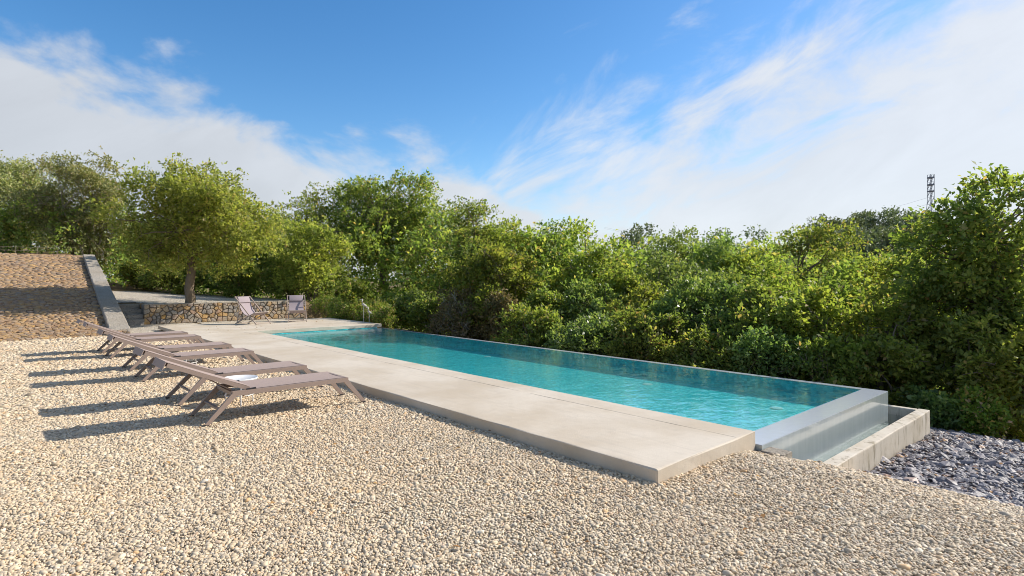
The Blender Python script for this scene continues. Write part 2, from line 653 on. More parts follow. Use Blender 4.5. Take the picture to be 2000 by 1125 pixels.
MAT_LILAC = make_plain('mauve_canvas', (0.34, 0.285, 0.295), 0.85, 0.15, 120.0, 0.15, 0.2)
MAT_BIRD = make_plain('whitewashed_wood', (0.46, 0.43, 0.37), 0.6, 0.3, 25.0)
MAT_STEEL = make_plain('pylon_steel', (0.16, 0.18, 0.22), 0.6, 0.3, 5.0)
MAT_BARK = make_bark('oak_bark', (0.10, 0.075, 0.05), (0.27, 0.215, 0.16))
MAT_TWIG = make_bark('bare_twig', (0.20, 0.16, 0.12), (0.42, 0.36, 0.29))
MAT_OAK = make_leaf('oak_leaf', [(0.0, (0.098, 0.145, 0.042)), (0.3, (0.171, 0.228, 0.063)), (0.65, (0.245, 0.302, 0.082)), (0.9, (0.334, 0.368, 0.111)), (0.97, (0.425, 0.334, 0.147)), (1.0, (0.425, 0.253, 0.130))])
MAT_YELLOW = make_leaf('yellow_green_leaf', [(0.0, (0.121, 0.159, 0.040)), (0.35, (0.202, 0.249, 0.056)), (0.7, (0.276, 0.311, 0.075)), (0.92, (0.363, 0.363, 0.105)), (1.0, (0.390, 0.269, 0.121))])
MAT_SUNNY = make_leaf('sunlit_olive_leaf', [(0.0, (0.146, 0.179, 0.050)), (0.35, (0.246, 0.280, 0.073)), (0.7, (0.336, 0.358, 0.101)), (0.92, (0.414, 0.403, 0.134)), (1.0, (0.426, 0.314, 0.157))], 0.58, 0.5, 0.35)  # brighter copy of the yellow-green leaf; sunlit look put into the colour
MAT_GLOSSY = make_leaf('dark_glossy_leaf', [(0.0, (0.092, 0.142, 0.054)), (0.4, (0.158, 0.226, 0.074)), (0.8, (0.242, 0.307, 0.104)), (1.0, (0.365, 0.390, 0.162))], 0.50, 0.40, 0.42)
MAT_OLIVE = make_leaf('grey_green_leaf', [(0.0, (0.102, 0.138, 0.078)), (0.5, (0.156, 0.198, 0.120)), (1.0, (0.240, 0.276, 0.180))], 0.2, 0.5, 0.3)  # greyed leaf colour stands in for haze on the far trees
MAT_SAGE = make_leaf('sage_leaf', [(0.0, (0.166, 0.199, 0.079)), (0.45, (0.276, 0.312, 0.125)), (0.8, (0.376, 0.385, 0.166)), (1.0, (0.497, 0.414, 0.238))], 0.3, 0.5, 0.3)
MAT_DRY = make_leaf('dry_leaf', [(0.0, (0.10, 0.10, 0.04)), (0.4, (0.19, 0.15, 0.08)), (0.75, (0.28, 0.19, 0.11)), (1.0, (0.16, 0.17, 0.05))], 0.25, 0.6, 0.2)
MAT_HERB = make_leaf('herb_leaf', [(0.0, (0.096, 0.156, 0.024)), (0.4, (0.192, 0.264, 0.042)), (0.8, (0.300, 0.348, 0.072)), (0.9, (0.480, 0.288, 0.108)), (1.0, (0.550, 0.360, 0.288))], 0.35, 0.5, 0.3)


# ------------------------------------------------------------------ terrain
def sstep(a, b, x):
    t = np.clip((x - a) / (b - a), 0, 1)
    return t * t * (3 - 2 * t)


DECK_X0, DECK_X1, DECK_Y0, DECK_Y1, DECK_Z = 3.82, 5.50, 2.56, 21.0, 0.12
POOL_X1, POOL_Y0, POOL_Y1 = 9.50, 2.50, 17.0
TR_X1, TR_Y0, TR_Z = 10.07, 2.12, -0.30
RAMP_Y0, RAMP_Y1, RAMP_S = 19.4, 38.6, 0.150
SKEW = 0.058


def ground_h(X, Y):
    X, Y = np.asarray(X, float), np.asarray(Y, float)
    right = np.interp(X, [4.5, 5.1, 5.6, 6.2, 6.9, 7.3, 8.6, 10.1, 12, 16, 24, 60, 120],
                      [0, -.012, -.085, -.29, -.50, -.575, -.60, -.665, -1.0, -2.1, -3.6, -4.0, -2.0])
    farr = np.interp(X, [9.5, 11, 13, 16, 24, 60, 120], [-.02, -.20, -.6, -1.5, -2.8, -3.5, -2.0])
    w = sstep(15.5, 18.5, Y)
    base = right * (1 - w) + farr * w
    ramp_ = np.where(Y < RAMP_Y1, np.clip(RAMP_S * (Y - RAMP_Y0), 0, None), RAMP_S * (RAMP_Y1 - RAMP_Y0) + 0.045 * np.clip(Y - RAMP_Y1, 0, 120))
    terr = np.where(Y > 24.2, 0.66 + 0.062 * np.clip(Y - 24.2, 0, 14) * sstep(10.5, 3.5, X) + 0.01 * np.clip(Y - 40, 0, 100), np.where(Y > 24.1, 0.3, 0.0))
    stepz = np.clip(0.58 * (Y - 23.9) - 0.15, -0.02, 0.62)
    terr = np.where((X < 3.95) & (Y < 25.2), np.minimum(terr, stepz), terr)
    tw = sstep(12.5, 9.9, X)
    z = np.where(X < 2.6 + SKEW * np.clip(Y - RAMP_Y0, 0, 20), ramp_, np.where(Y > 24.0, terr * tw + base * (1 - tw), base))
    calm = sstep(19.0, 17.5, Y) * sstep(-13, -11, X) * sstep(6.6, 5.9, X) * sstep(-5.5, -4.5, Y)
    return z + calm * (0.010 * np.sin(1.9 * X + 0.7 * Y + 0.4) * np.sin(1.3 * Y - 0.8 * X) + 0.006 * np.sin(4.3 * X + 1.1) * np.sin(3.7 * Y + 2.0 * X))


def axis(segs, keys):
    a = np.concatenate([np.arange(*s) for s in segs] + [np.array(keys, float)])
    a = np.unique(np.round(a, 4))
    keep = [a[0]]
    ks = set(np.round(keys, 4))
    for v in a[1:]:
        if v - keep[-1] < 0.045:
            if v in ks:
                if keep[-1] in ks:
                    keep.append(v)
                else:
                    keep[-1] = v
            continue
        keep.append(v)
    return np.array(keep)


gx = axis([(-600, -100, 100), (-100, -20, 10), (-20, -2, 1), (-2, 2.3, 0.4), (2.3, 4.2, 0.1), (4.2, 14, 0.4), (14, 40, 2), (40, 120, 10), (120, 901, 130)],
          [2.55, 2.65, 3.94, 3.96, 5.5, TR_X1, 4.5, 5.1, 5.6, 6.2, 6.9, 7.3, 9.8])
gy = axis([(-300, -40, 60), (-40, -4, 4), (-4, 30, 0.4), (30, 60, 2), (60, 140, 10), (140, 901, 150)],
          [TR_Y0 + 0.02, POOL_Y1 + 0.05, RAMP_Y0, 24.05, 24.15, 24.25, 25.2, 23.9, RAMP_Y1])
GX, GY = np.meshgrid(gx, gy, indexing='ij')
GZ = ground_h(GX, GY)
idx = np.arange(GX.size).reshape(GX.shape)
q = np.stack([idx[:-1, :-1], idx[1:, :-1], idx[1:, 1:], idx[:-1, 1:]], -1).reshape(-1, 4)
cx = ((GX[:-1, :-1] + GX[1:, 1:]) / 2).ravel()
cyy = ((GY[:-1, :-1] + GY[1:, 1:]) / 2).ravel()
hole = (cx > 5.5) & (cx < TR_X1) & (cyy > TR_Y0 + 0.02) & (cyy < POOL_Y1 + 0.05)
V = np.stack([GX, GY, GZ - 0.02], -1).reshape(-1, 3)
obj('ground', mesh_np('ground', V, q[~hole], MAT_SOIL), kind='structure', label='dry brown soil under the trees')


def sheet(name, inside, x0, x1, y0, y1, step, lift, material, **kw):
    xs = np.arange(x0, x1 + 1e-6, step)
    ys = np.arange(y0, y1 + 1e-6, step)
    A, B = np.meshgrid(xs, ys, indexing='ij')
    Z = ground_h(A, B) + lift
    ii = np.arange(A.size).reshape(A.shape)
    f = np.stack([ii[:-1, :-1], ii[1:, :-1], ii[1:, 1:], ii[:-1, 1:]], -1).reshape(-1, 4)
    mx = ((A[:-1, :-1] + A[1:, 1:]) / 2).ravel()
    my = ((B[:-1, :-1] + B[1:, 1:]) / 2).ravel()
    f = f[inside(mx, my)]
    used, inv = np.unique(f, return_inverse=True)
    vv = np.stack([A, B, Z], -1).reshape(-1, 3)[used]
    return obj(name, mesh_np(name, vv, inv.reshape(-1, 4), material), kind='structure', **kw)


def slate_edge(Y):
    """X of the line where the pale gravel ends and the slate begins"""
    return 6.95 - 0.37 * (2.0 - Y) + 0.06 * np.sin(Y * 5.0)


def in_deck(x, y, m=0.0):
    a = (x > DECK_X0 - m) & (x < DECK_X1 + m) & (y > DECK_Y0 - m) & (y < DECK_Y1 + m)
    b = (x > DECK_X0 - m) & (x < POOL_X1 + m) & (y > POOL_Y1 - m) & (y < DECK_Y1 + m)
    c = (x > 5.46 - m) & (x < TR_X1 + m) & (y > TR_Y0 - m) & (y < POOL_Y1 + m)
    d = (x > 5.45) & (x < 5.67) & (y > 2.28)
    return a | b | c | d


def in_gravel(x, y):
    a = (x < 2.6) & (y < RAMP_Y0 + 0.05)
    b = (x >= 2.6) & (x < 9.9) & (y > 2.5) & (y < 24.0) & ((x < 5.4) | (y > 17.0))
    c = (x >= 2.6) & (x < slate_edge(y)) & (y <= 2.56)
    return (a | b | c)


sheet('gravel_bed', lambda x, y: in_gravel(x, y) & ~in_deck(x, y, -0.08), -14, 9.8, -6, 24.0, 0.14, -0.006, MAT_BED, label='pale pebble ground beside the pool')
sheet('terrace_gravel', lambda x, y: (x > 3.96) | (y > 25.3), 2.9, 12.0, 24.3, 31.0, 0.25, 0.005, MAT_BED, label='dusty gravel terrace above the stone wall')
sheet('slate_bed', lambda x, y: (x > slate_edge(y)) & ~((y > TR_Y0 + .02) & (x < TR_X1)), 5.6, 12.2, -2.0, 3.4, 0.1, -0.004, MAT_SLATEBED, label='dark ground under the slate chippings')


# ------------------------------------------------------------------ loose stones (instanced points)
def stone_variants(name, n, material, flat, seed, rough=0.18, sub=2):
    c = bpy.data.collections.new(name)
    r = np.random.default_rng(seed)
    for i in range(n):
        bm = bmesh.new()
        bmesh.ops.create_icosphere(bm, subdivisions=sub, radius=0.5)
        off = r.uniform(-9, 9, 3)
        sx, sy, sz = r.uniform(0.85, 1.2), r.uniform(0.65, 0.95), r.uniform(*flat)
        planes = [Vector(r.normal(size=3)).normalized() for _ in range(5)]
        for v in bm.verts:
            p = v.co.copy()
            for pl in planes:
                dd = p.dot(pl)
                lim = 0.5 - rough
                if dd > lim:
                    p -= pl * (dd - lim) * 0.75
            k = 1 + 0.08 * math.sin(7 * p.x + off[0]) * math.cos(6 * p.y + off[1])
            v.co = Vector((p.x * sx * k, p.y * sy * k, p.z * sz * k))
        me = bpy.data.meshes.new(name)
        bm.to_mesh(me)
        bm.free()
        for p in me.polygons:
            p.use_smooth = flat[1] > 0.5
        me.materials.append(material)
        c.objects.link(bpy.data.objects.new(name, me))
    return c


def scatter(name, pts, size, variants, tilt, **kw):
    me = bpy.data.meshes.new(name)
    me.vertices.add(len(pts))
    me.vertices.foreach_set('co', pts.astype(np.float32).ravel())
    a = me.attributes.new('size', 'FLOAT', 'POINT')
    a.data.foreach_set('value', size.astype(np.float32))
    o = obj(name, me, **kw)
    g = bpy.data.node_groups.new(name, 'GeometryNodeTree')
    g.interface.new_socket('Geometry', in_out='INPUT', socket_type='NodeSocketGeometry')
    g.interface.new_socket('Geometry', in_out='OUTPUT', socket_type='NodeSocketGeometry')
    gi, go = g.nodes.new('NodeGroupInput'), g.nodes.new('NodeGroupOutput')
    ci = g.nodes.new('GeometryNodeCollectionInfo')
    ci.inputs['Collection'].default_value = variants
    ci.inputs['Separate Children'].default_value = True
    ci.inputs['Reset Children'].default_value = True
    iop = g.nodes.new('GeometryNodeInstanceOnPoints')
    iop.inputs['Pick Instance'].default_value = True
    rv = g.nodes.new('FunctionNodeRandomValue')
    rv.data_type = 'FLOAT_VECTOR'
    rv.inputs[0].default_value = (-tilt, -tilt, 0.0)
    rv.inputs[1].default_value = (tilt, tilt, 6.283)
    at = g.nodes.new('GeometryNodeInputNamedAttribute')
    at.data_type = 'FLOAT'
    at.inputs['Name'].default_value = 'size'
    m2p = g.nodes.new('GeometryNodeMeshToPoints')
    L = g.links.new
    L(gi.outputs[0], m2p.inputs[0])
    L(m2p.outputs[0], iop.inputs['Points'])
    L(ci.outputs[0], iop.inputs['Instance'])
    L(rv.outputs[0], iop.inputs['Rotation'])
    L(at.outputs[0], iop.inputs['Scale'])
    L(iop.outputs[0], go.inputs[0])
    md = o.modifiers.new('stones', 'NODES')
    md.node_group = g
    return o


def visible(P, lat=1.3, dmin=1.5, dmax=14.0):
    d = P[:, 0] * FW[0] + P[:, 1] * FW[1]
    s = P[:, 0] * RT[0] + P[:, 1] * RT[1]
    return (d > dmin) & (d < dmax) & (np.abs(s) < d * 1000.0 / FPX + lat), d


def jitter_grid(x0, x1, y0, y1, s, r):
    xs = np.arange(x0, x1, s)
    ys = np.arange(y0, y1, s * 0.87)
    A, B = np.meshgrid(xs, ys, indexing='ij')
    A = A + (np.arange(len(ys)) % 2)[None, :] * s * 0.5
    P = np.stack([A, B], -1).reshape(-1, 2)
    return P + r.uniform(-0.42, 0.42, P.shape) * s


pts_all, size_all = [], []
for d0, d1, s in ((1.9, 4.2, 0.0168), (4.2, 6.5, 0.0190), (6.5, 9.5, 0.0245), (9.5, 14.0, 0.033), (14.0, 21.0, 0.05)):
    P = jitter_grid(-9, 9.8, -3, 20, s, rng)
    ok, dd = visible(P, 1.0 if d0 < 6 else 0.5, d0, d1)
    P = P[ok]
    P = P[in_gravel(P[:, 0], P[:, 1] + rng.uniform(-.05, .05, len(P))) & ~in_deck(P[:, 0], P[:, 1], 0.0)]
    P = P[P[:, 1] < 19.45]
    sz = s * 1.30 * np.exp(rng.normal(0, 0.34, len(P)))
    Z = ground_h(P[:, 0], P[:, 1]) + rng.uniform(-0.12, 0.26, len(P)) * s
    pts_all.append(np.column_stack([P, Z]))
    size_all.append(sz)
pts_all, size_all = np.concatenate(pts_all), np.concatenate(size_all)
N_PEBBLE = len(pts_all)
scatter('gravel', pts_all, size_all, stone_variants('pebble', 7, MAT_PEBBLE, (0.48, 0.70), 3), 0.38,
        kind='stuff', label='pale beige and grey river pebbles covering the yard')

P = jitter_grid(5.5, 12.2, -2.0, 3.6, 0.037, rng)
ok, dd = visible(P, 1.2, 1.5, 14)
P = P[ok]
edge = slate_edge(P[:, 1]) + rng.normal(0, 0.05, len(P))
P = P[(P[:, 0] > edge) & ~((P[:, 1] > TR_Y0 - 0.03) & (P[:, 0] < TR_X1 + 0.03))]
Z = ground_h(P[:, 0], P[:, 1]) + rng.uniform(0.0, 0.03, len(P))
scatter('slate_chippings', np.column_stack([P, Z]), 0.064 * np.exp(rng.normal(0, 0.42, len(P))),
        stone_variants('slate_chip', 6, MAT_SLATE, (0.24, 0.42), 5, 0.24, 1), 0.6,
        kind='stuff', label='dark grey slate chippings beside the overflow trough')


# ------------------------------------------------------------------ concrete deck
def slab(name, x0, x1, y0, y1, z0, z1, material, parent, step=0.45, bev=0.008, wob=0.004, **kw):
    """a cast slab with softly worn edges"""
    bm = bmesh.new()
    nx, ny = max(1, int((x1 - x0) / step)), max(1, int((y1 - y0) / step))
    bmesh.ops.create_cube(bm, size=1.0, matrix=Matrix.Translation(((x0 + x1) / 2, (y0 + y1) / 2, (z0 + z1) / 2)) @ Matrix.Diagonal((x1 - x0, y1 - y0, z1 - z0, 1)))
    for ax, n, a, b in ((0, nx, x0, x1), (1, ny, y0, y1)):
        for i in range(1, n):
            co, no = [0, 0, 0], [0, 0, 0]
            co[ax] = a + (b - a) * i / n
            no[ax] = 1
            bmesh.ops.bisect_plane(bm, geom=list(bm.verts) + list(bm.edges) + list(bm.faces), plane_co=co, plane_no=no)
    sharp = [e for e in bm.edges if e.calc_face_angle(0) > 1.0]
    bmesh.ops.bevel(bm, geom=sharp, offset=bev, segments=2, affect='EDGES', profile=0.5)
    for v in bm.verts:
        v.co += Vector((random.uniform(-wob, wob), random.uniform(-wob, wob), random.uniform(-wob, wob) * 0.3))
    me = bpy.data.meshes.new(name)
    bmesh.ops.recalc_face_normals(bm, faces=list(bm.faces))
    bm.to_mesh(me)
    bm.free()
    me.materials.append(material)
    return obj(name, me, parent, **kw)


deck = empty('pool_deck', (DECK_X0, DECK_Y0, 0), kind='structure', label='pale concrete deck along the pool and behind its far end')


def rel(o, parent):
    o.matrix_parent_inverse = Matrix.Translation(-Vector(parent.location))
    return o


rel(slab('slab', DECK_X0, DECK_X1, DECK_Y0, 17.0, -0.14, DECK_Z, MAT_DECK, deck, 0.35, 0.012, 0.005), deck)
rel(slab('slab', DECK_X0, POOL_X1, 17.004, DECK_Y1, 0.015, DECK_Z, MAT_DECK, deck, 0.35, 0.010, 0.005), deck)
rel(MB().box((5.140, DECK_Y0 + 0.02, DECK_Z - 0.01), (5.146, 16.98, DECK_Z + 0.0012)).build('joint_strip', MAT_JOINT, deck), deck)

# ------------------------------------------------------------------ pool
pool = empty('swimming_pool', (7.5, 9.75, 0), label='long turquoise infinity pool with overflow end facing the slate bed', category='pool')
ZF = -0.28
b = MB()
bmf = b.bm


def quad(pts):
    bmf.faces.new([bmf.verts.new(p) for p in pts])


x0, x1, y0, y1 = 5.50, 9.33, 2.80, 17.0
quad([(x0, y0, ZF), (x1, y0, ZF), (x1, y1, ZF), (x0, y1, ZF)])
quad([(x0, y0, ZF), (x0, y1, ZF), (x0, y1, .01), (x0, y0, .01)])
quad([(x0, y1, ZF), (x1, y1, ZF), (x1, y1, .01), (x0, y1, .01)])
quad([(x1 - .002, y0, ZF), (x1 - .002, y1, ZF), (x1 - .002, y1, -.014), (x1 - .002, y0, -.014)])
quad([(x0, y0 + .002, ZF), (x1, y0 + .002, ZF), (x1, y0 + .002, -.014), (x0, y0 + .002, -.014)])
me = bpy.data.meshes.new('basin')
bmf.to_mesh(me)
bmf.free()
me.materials.append(MAT_TILE)
rel(obj('basin', me, pool), pool)
for i, (yy, zz) in enumerate(((16.55, -0.05), (16.1, -0.12), (15.65, -0.20))):
    rel(MB().box((x0 + .001, yy, ZF + .001), (x1 - .001, 16.999 - 0.001 * i if i == 0 else (16.55, 16.1)[i - 1] - .001, zz)).build('pool_step', MAT_TILE, pool), pool)
w = MB().box((9.33, 2.50, -1.2), (9.50, 17.0, -0.012))
rel(w.build('weir_wall', MAT_FILM, pool), pool)
w = MB().box((5.50, 2.50, -1.2), (9.329, 2.80, -0.012))
rel(w.build('weir_wall', MAT_FILM, pool), pool)
rel(MB().box((5.505, 2.504, -0.0119), (9.497, 2.799, -0.006)).build('weir_lip', MAT_LIP, pool), pool)
rel(MB().box((9.331, 2.801, -0.0119), (9.497, 16.99, -0.006)).build('weir_lip', MAT_LIP, pool), pool)
rel(slab('trough_wall', 5.665, TR_X1, TR_Y0, TR_Y0 + 0.15, -1.1, TR_Z, MAT_TROUGH, pool, 0.5, 0.014, 0.003), pool)
rel(slab('trough_wall', TR_X1 - 0.12, TR_X1 - 0.001, TR_Y0 + 0.152, 17.1, -1.1, TR_Z - 0.003, MAT_TROUGH, pool, 0.8, 0.012, 0.003), pool)
rel(slab('trough_end_block', 5.465, 5.66, 2.28, 2.497, -0.9, -0.045, MAT_COPING, pool, 0.5, 0.01, 0.004), pool)
rel(MB().box((5.452, 2.285, -0.13), (5.463, 2.53, -0.052)).build('shade_strip', MAT_BLACK, pool), pool)  # black strip standing in for shade on the end block's left face
rel(MB().box((5.6, TR_Y0 + .15, -0.55), (9.499, 2.4999, -0.50)).build('trough_floor', MAT_GREYTILE, pool), pool)
rel(MB().box((9.501, TR_Y0 + .15, -0.75), (TR_X1 - .121, 17.1, -0.70)).build('trough_floor', MAT_DARKTILE, pool), pool)
for px, py in ((770, 666), (850, 680), (952, 697), (1265, 751), (1517, 798)):
    r = bearing(px, py)
    k = (ZF - EYE) / r[2]
    lx, ly = r[0] * k, r[1] * k
    rel(MB().lathe([(0.02, 0.0), (0.085, 0.0), (0.085, 0.008), (0.03, 0.014)], 18, (lx, ly, ZF + .002)).build('floor_inlet', MAT_WHITE, pool), pool)


def grid_mesh(name, x0, x1, y0, y1, z, material):
    me = mesh_np(name, np.array([[x0, y0, z], [x1, y0, z], [x1, y1, z], [x0, y1, z]]), np.array([[0, 1, 2, 3]]), material)
    return me


water = obj('water', grid_mesh('water', 5.499, 9.336, 2.794, 16.999, 0.0, MAT_WATER), kind='structure', label='clear rippled turquoise pool water')
tw = MB()
for a_, b_ in (((5.6, 2.272), (9.9485, 2.499)), ((9.5015, 2.4995), (9.9485, 17.05))):
    tw.bm.faces.new([tw.bm.verts.new(p) for p in ((a_[0], a_[1], -.42), (b_[0], a_[1], -.42), (b_[0], b_[1], -.42), (a_[0], b_[1], -.42))])
tws = tw.build('trough_water', MAT_TROUGHWATER, kind='structure', label='churned water in the overflow trough')


# ------------------------------------------------------------------ rubble stones from Voronoi cells
def clip_poly(poly, nx, ny, c):
    out = []
    for i in range(len(poly)):
        a, b_ = poly[i], poly[(i + 1) % len(poly)]
        da, db = a[0] * nx + a[1] * ny - c, b_[0] * nx + b_[1] * ny - c
        if da <= 0:
            out.append(a)
        if (da < 0 < db) or (db < 0 < da):
            t = da / (da - db)
            out.append((a[0] + (b_[0] - a[0]) * t, a[1] + (b_[1] - a[1]) * t))
    return out


def voronoi_cells(sites, box, gap, reach):
    cells = []
    S = np.array(sites)
    order = np.argsort(S[:, 1])
    S = S[order]
    lo = np.searchsorted(S[:, 1], S[:, 1] - reach)
    hi = np.searchsorted(S[:, 1], S[:, 1] + reach)
    for i, s in enumerate(S):
        poly = [(box[0], box[1]), (box[2], box[1]), (box[2], box[3]), (box[0], box[3])]
        dv = S[lo[i]:hi[i]] - s
        d2 = (dv ** 2).sum(1)
        for j in np.argsort(d2)[1:24]:
            if d2[j] > reach * reach:
                break
            L = math.sqrt(d2[j])
            n = dv[j] / L
            poly = clip_poly(poly, n[0], n[1], n @ s + L / 2 - gap / 2)
            if len(poly) < 3:
                break
        # drop very short edges
        q_ = []
        for p in poly:
            if not q_ or math.hypot(p[0] - q_[-1][0], p[1] - q_[-1][1]) > 0.012:
                q_.append(p)
        if len(q_) >= 3 and abs(sum(a[0] * b_[1] - a[1] * b_[0] for a, b_ in zip(q_, q_[1:] + q_[:1]))) > 0.002:
            cells.append(q_)
    return cells


def stone_geom(poly, depth, r, inset=0.16, bulge=0.012):
    """a stone: skirt, shoulder, and a raised uneven face. Local: x, y in the surface plane, z outwards"""
    n = len(poly)
    cx_ = sum(p[0] for p in poly) / n
    cy_ = sum(p[1] for p in poly) / n
    V_, F_ = [], []
    tx, ty = r.uniform(-.10, .10), r.uniform(-.10, .10)
    for k, (ins, z) in enumerate(((0.0, -0.05), (0.03, depth * 0.55), (inset, depth))):
        for p in poly:
            x = cx_ + (p[0] - cx_) * (1 - ins)
            y = cy_ + (p[1] - cy_) * (1 - ins)
            zz = z + (tx * (x - cx_) + ty * (y - cy_) + r.uniform(-bulge, bulge) * 0.5 if k else 0)
            V_.append((x, y, zz))
    V_.append((cx_, cy_, depth + r.uniform(0, bulge)))
    for k in range(2):
        for i in range(n):
            j = (i + 1) % n
            F_.append((k * n + i, k * n + j, (k + 1) * n + j, (k + 1) * n + i))
    for i in range(n):
        F_.append((2 * n + i, 2 * n + (i + 1) % n, 3 * n))
    return V_, F_


def put_stone(name, poly, depth, r, xf, material, parent, **kw):
    V_, F_ = stone_geom(poly, depth, r)
    c = Vector(xf(*V_[-1]))
    me = bpy.data.meshes.new(name)
    me.from_pydata([tuple(Vector(xf(*v)) - c) for v in V_], [], F_)
    for p in me.polygons:
        p.use_smooth = False
    me.materials.append(material)
    o = obj(name, me, parent, c, **kw)
    return rel(o, parent)


def sites_grid(x0, x1, y0, y1, sx, sy, r, j=0.36):
    out = []
    ny = max(1, round((y1 - y0) / sy))
    for a in range(ny):
        nx = max(1, round((x1 - x0) / sx))
        for b_ in range(nx):
            out.append((x0 + (b_ + .5 + (0.5 if a % 2 else 0) * .6 + r.uniform(-j, j)) * (x1 - x0) / nx, y0 + (a + .5 + r.uniform(-j, j)) * (y1 - y0) / ny))
    return out


# retaining wall of the terrace
WX0, WX1, WY, WH = 3.92, 9.75, 23.9, 0.70
rw = random.Random(11)
wall = empty('stone_wall', ((WX0 + WX1) / 2, WY + 0.2, 0), label='low lava stone retaining wall behind the two deck chairs', category='wall')
wb = MB().box((WX0 + .03, WY + .035, -0.3), (WX1, WY + .42, WH - .035)).build('mortar_core', MAT_MORTAR, wall)
rel(wb, wall)
cells = voronoi_cells(sites_grid(WX0, WX1, 0.0, WH, 0.17, 0.135, rw, 0.44), (WX0, -0.02, WX1, WH), 0.014, 0.7)
for p in cells:
    put_stone('stone', p, rw.uniform(0.03, 0.075), rw, lambda x, y, z: (x, WY + 0.04 - z, y), MAT_WALLSTONE, wall)
cells = voronoi_cells(sites_grid(WY, WY + 1.5, 0.0, WH, 0.22, 0.17, rw), (WY + .02, -0.02, WY + 1.5, WH), 0.022, 0.7)
for p in cells:   # the return along the steps
    put_stone('stone', [(a, b_) for a, b_ in p], rw.uniform(0.01, 0.03), rw, lambda x, y, z: (WX0 + 0.04 - z, x, y), MAT_WALLSTONE, wall)
rel(MB().box((WX0 + .032, WY + .42, -0.3), (WX0 + .45, WY + 1.52, WH - .037)).build('mortar_core', MAT_MORTAR, wall), wall)
for k in range(26):
    a_ = WX0 + 0.01 + k * (WX1 - WX0) / 26
    rel(MB().box((a_, WY - .015 + rw.uniform(-.015, .01), WH - .034), (a_ + (WX1 - WX0) / 26 - .008, WY + .40, WH + rw.uniform(-.004, .012))).bevel(.008).build('coping_stone', MAT_COPING, wall), wall)

# steps between the coping and the wall
steps = empty('stone_steps', (3.4, 23.9, 0), label='short flight of stone steps between the sloping coping and the stone wall', category='steps')
for k in range(4):
    yy = 23.72 + 0.34 * k
    s_ = slab('step', 2.86, 3.925 if k else 3.90, yy, yy + 0.40 if k < 3 else yy + .55, -0.3 + .15 * k, 0.17 * (k + 1), MAT_COPING, steps, 0.5, 0.012, 0.008)
    rel(s_, steps)

# sloping coping wall beside the ramp
cop = empty('coping_wall', (2.6, 19.4, 0), label='sloping stone coping that climbs beside the cobbled ramp', category='wall')
CX0, CX1 = 2.36, 2.85
CY0, CY1 = 19.33, 37.4
bmc = bmesh.new()
secs = []
nseg = 110
rc = random.Random(5)
for i in range(nseg + 1):
    y = CY0 + (CY1 - CY0) * i / nseg
    zt = 0.185 + RAMP_S * (y - CY0)
    row = [(CX0, -0.2), (CX0, zt - 0.02), (CX0 + .02, zt), (CX0 + .17, zt), (CX0 + .33, zt), (CX1 - .02, zt), (CX1, zt - .02), (CX1, -0.2)]
    secs.append([bmc.verts.new((x + SKEW * (y - CY0) + rc.uniform(-.006, .006), y, z + (rc.uniform(-.010, .010) if z > 0 else 0))) for x, z in row])
for r0, r1 in zip(secs, secs[1:]):
    for k in range(7):
        bmc.faces.new((r0[k], r0[k + 1], r1[k + 1], r1[k]))
bmc.faces.new(secs[0]); bmc.faces.new(secs[-1][::-1])
bmesh.ops.recalc_face_normals(bmc, faces=list(bmc.faces))
me = bpy.data.meshes.new('coping')
bmc.to_mesh(me); bmc.free()
me.materials.append(MAT_COPING)
rel(obj('coping', me, cop), cop)
for p in voronoi_cells(sites_grid(CX0, CX1, 0.0, 0.15, 0.14, 0.09, rc), (CX0 + .01, 0.0, CX1 - .01, 0.155), 0.016, 0.5):
    put_stone('stone', p, 0.02, rc, lambda x, y, z: (x, CY0 - z, y), MAT_WALLSTONE, cop)

# cobbled ramp
cobbled = empty('cobbled_ramp', (1.0, RAMP_Y0, 0), kind='structure', label='sloping bank paved with reddish brown lava cobbles')
RL = (RAMP_Y1 - RAMP_Y0) / math.cos(math.atan(RAMP_S))
cs, sn = math.cos(math.atan(RAMP_S)), math.sin(math.atan(RAMP_S))


def ramp_xf(x, y, z):
    return (x, RAMP_Y0 + y * cs - z * sn, y * sn + z * cs)


rel(obj('joint_bed', mesh_np('joint_bed', np.array([ramp_xf(*p) for p in ((-9, -0.05, .012), (CX0 + .1, -0.05, .012), (CX0 + .1 + SKEW * (RAMP_Y1 - RAMP_Y0), RL, .012), (-9, RL, .012))]), np.array([[0, 1, 2, 3]]), MAT_MORTAR), cobbled), cobbled)
rr = random.Random(21)
sites = []
yy = 0.05
while yy < RL:
    st = 0.112 + 0.0065 * yy
    xx = -1.9 + rr.uniform(0, st)
    while xx < CX0 + 0.1 + SKEW * yy:
        sites.append((xx + rr.uniform(-.42, .42) * st, yy + rr.uniform(-.42, .42) * st * .9))
        xx += st * 1.2
    yy += st * 0.9
cells = voronoi_cells(sites, (-1.9, 0.0, CX0 + 1.4, RL), 0.009, 0.6)
cells = [p for p in cells if max(v[0] for v in p) < CX0 + 0.2 + SKEW * p[0][1]]


def cobble_rank(p):
    x = sum(v[0] for v in p) / len(p)
    y = sum(v[1] for v in p) / len(p)
    X_, Y_, Z_ = ramp_xf(x, y, 0)
    d = X_ * FW[0] + Y_ * FW[1]
    s = X_ * RT[0] + Y_ * RT[1]
    return d if abs(s) < d * 1000 / FPX + 0.1 else 99 + d


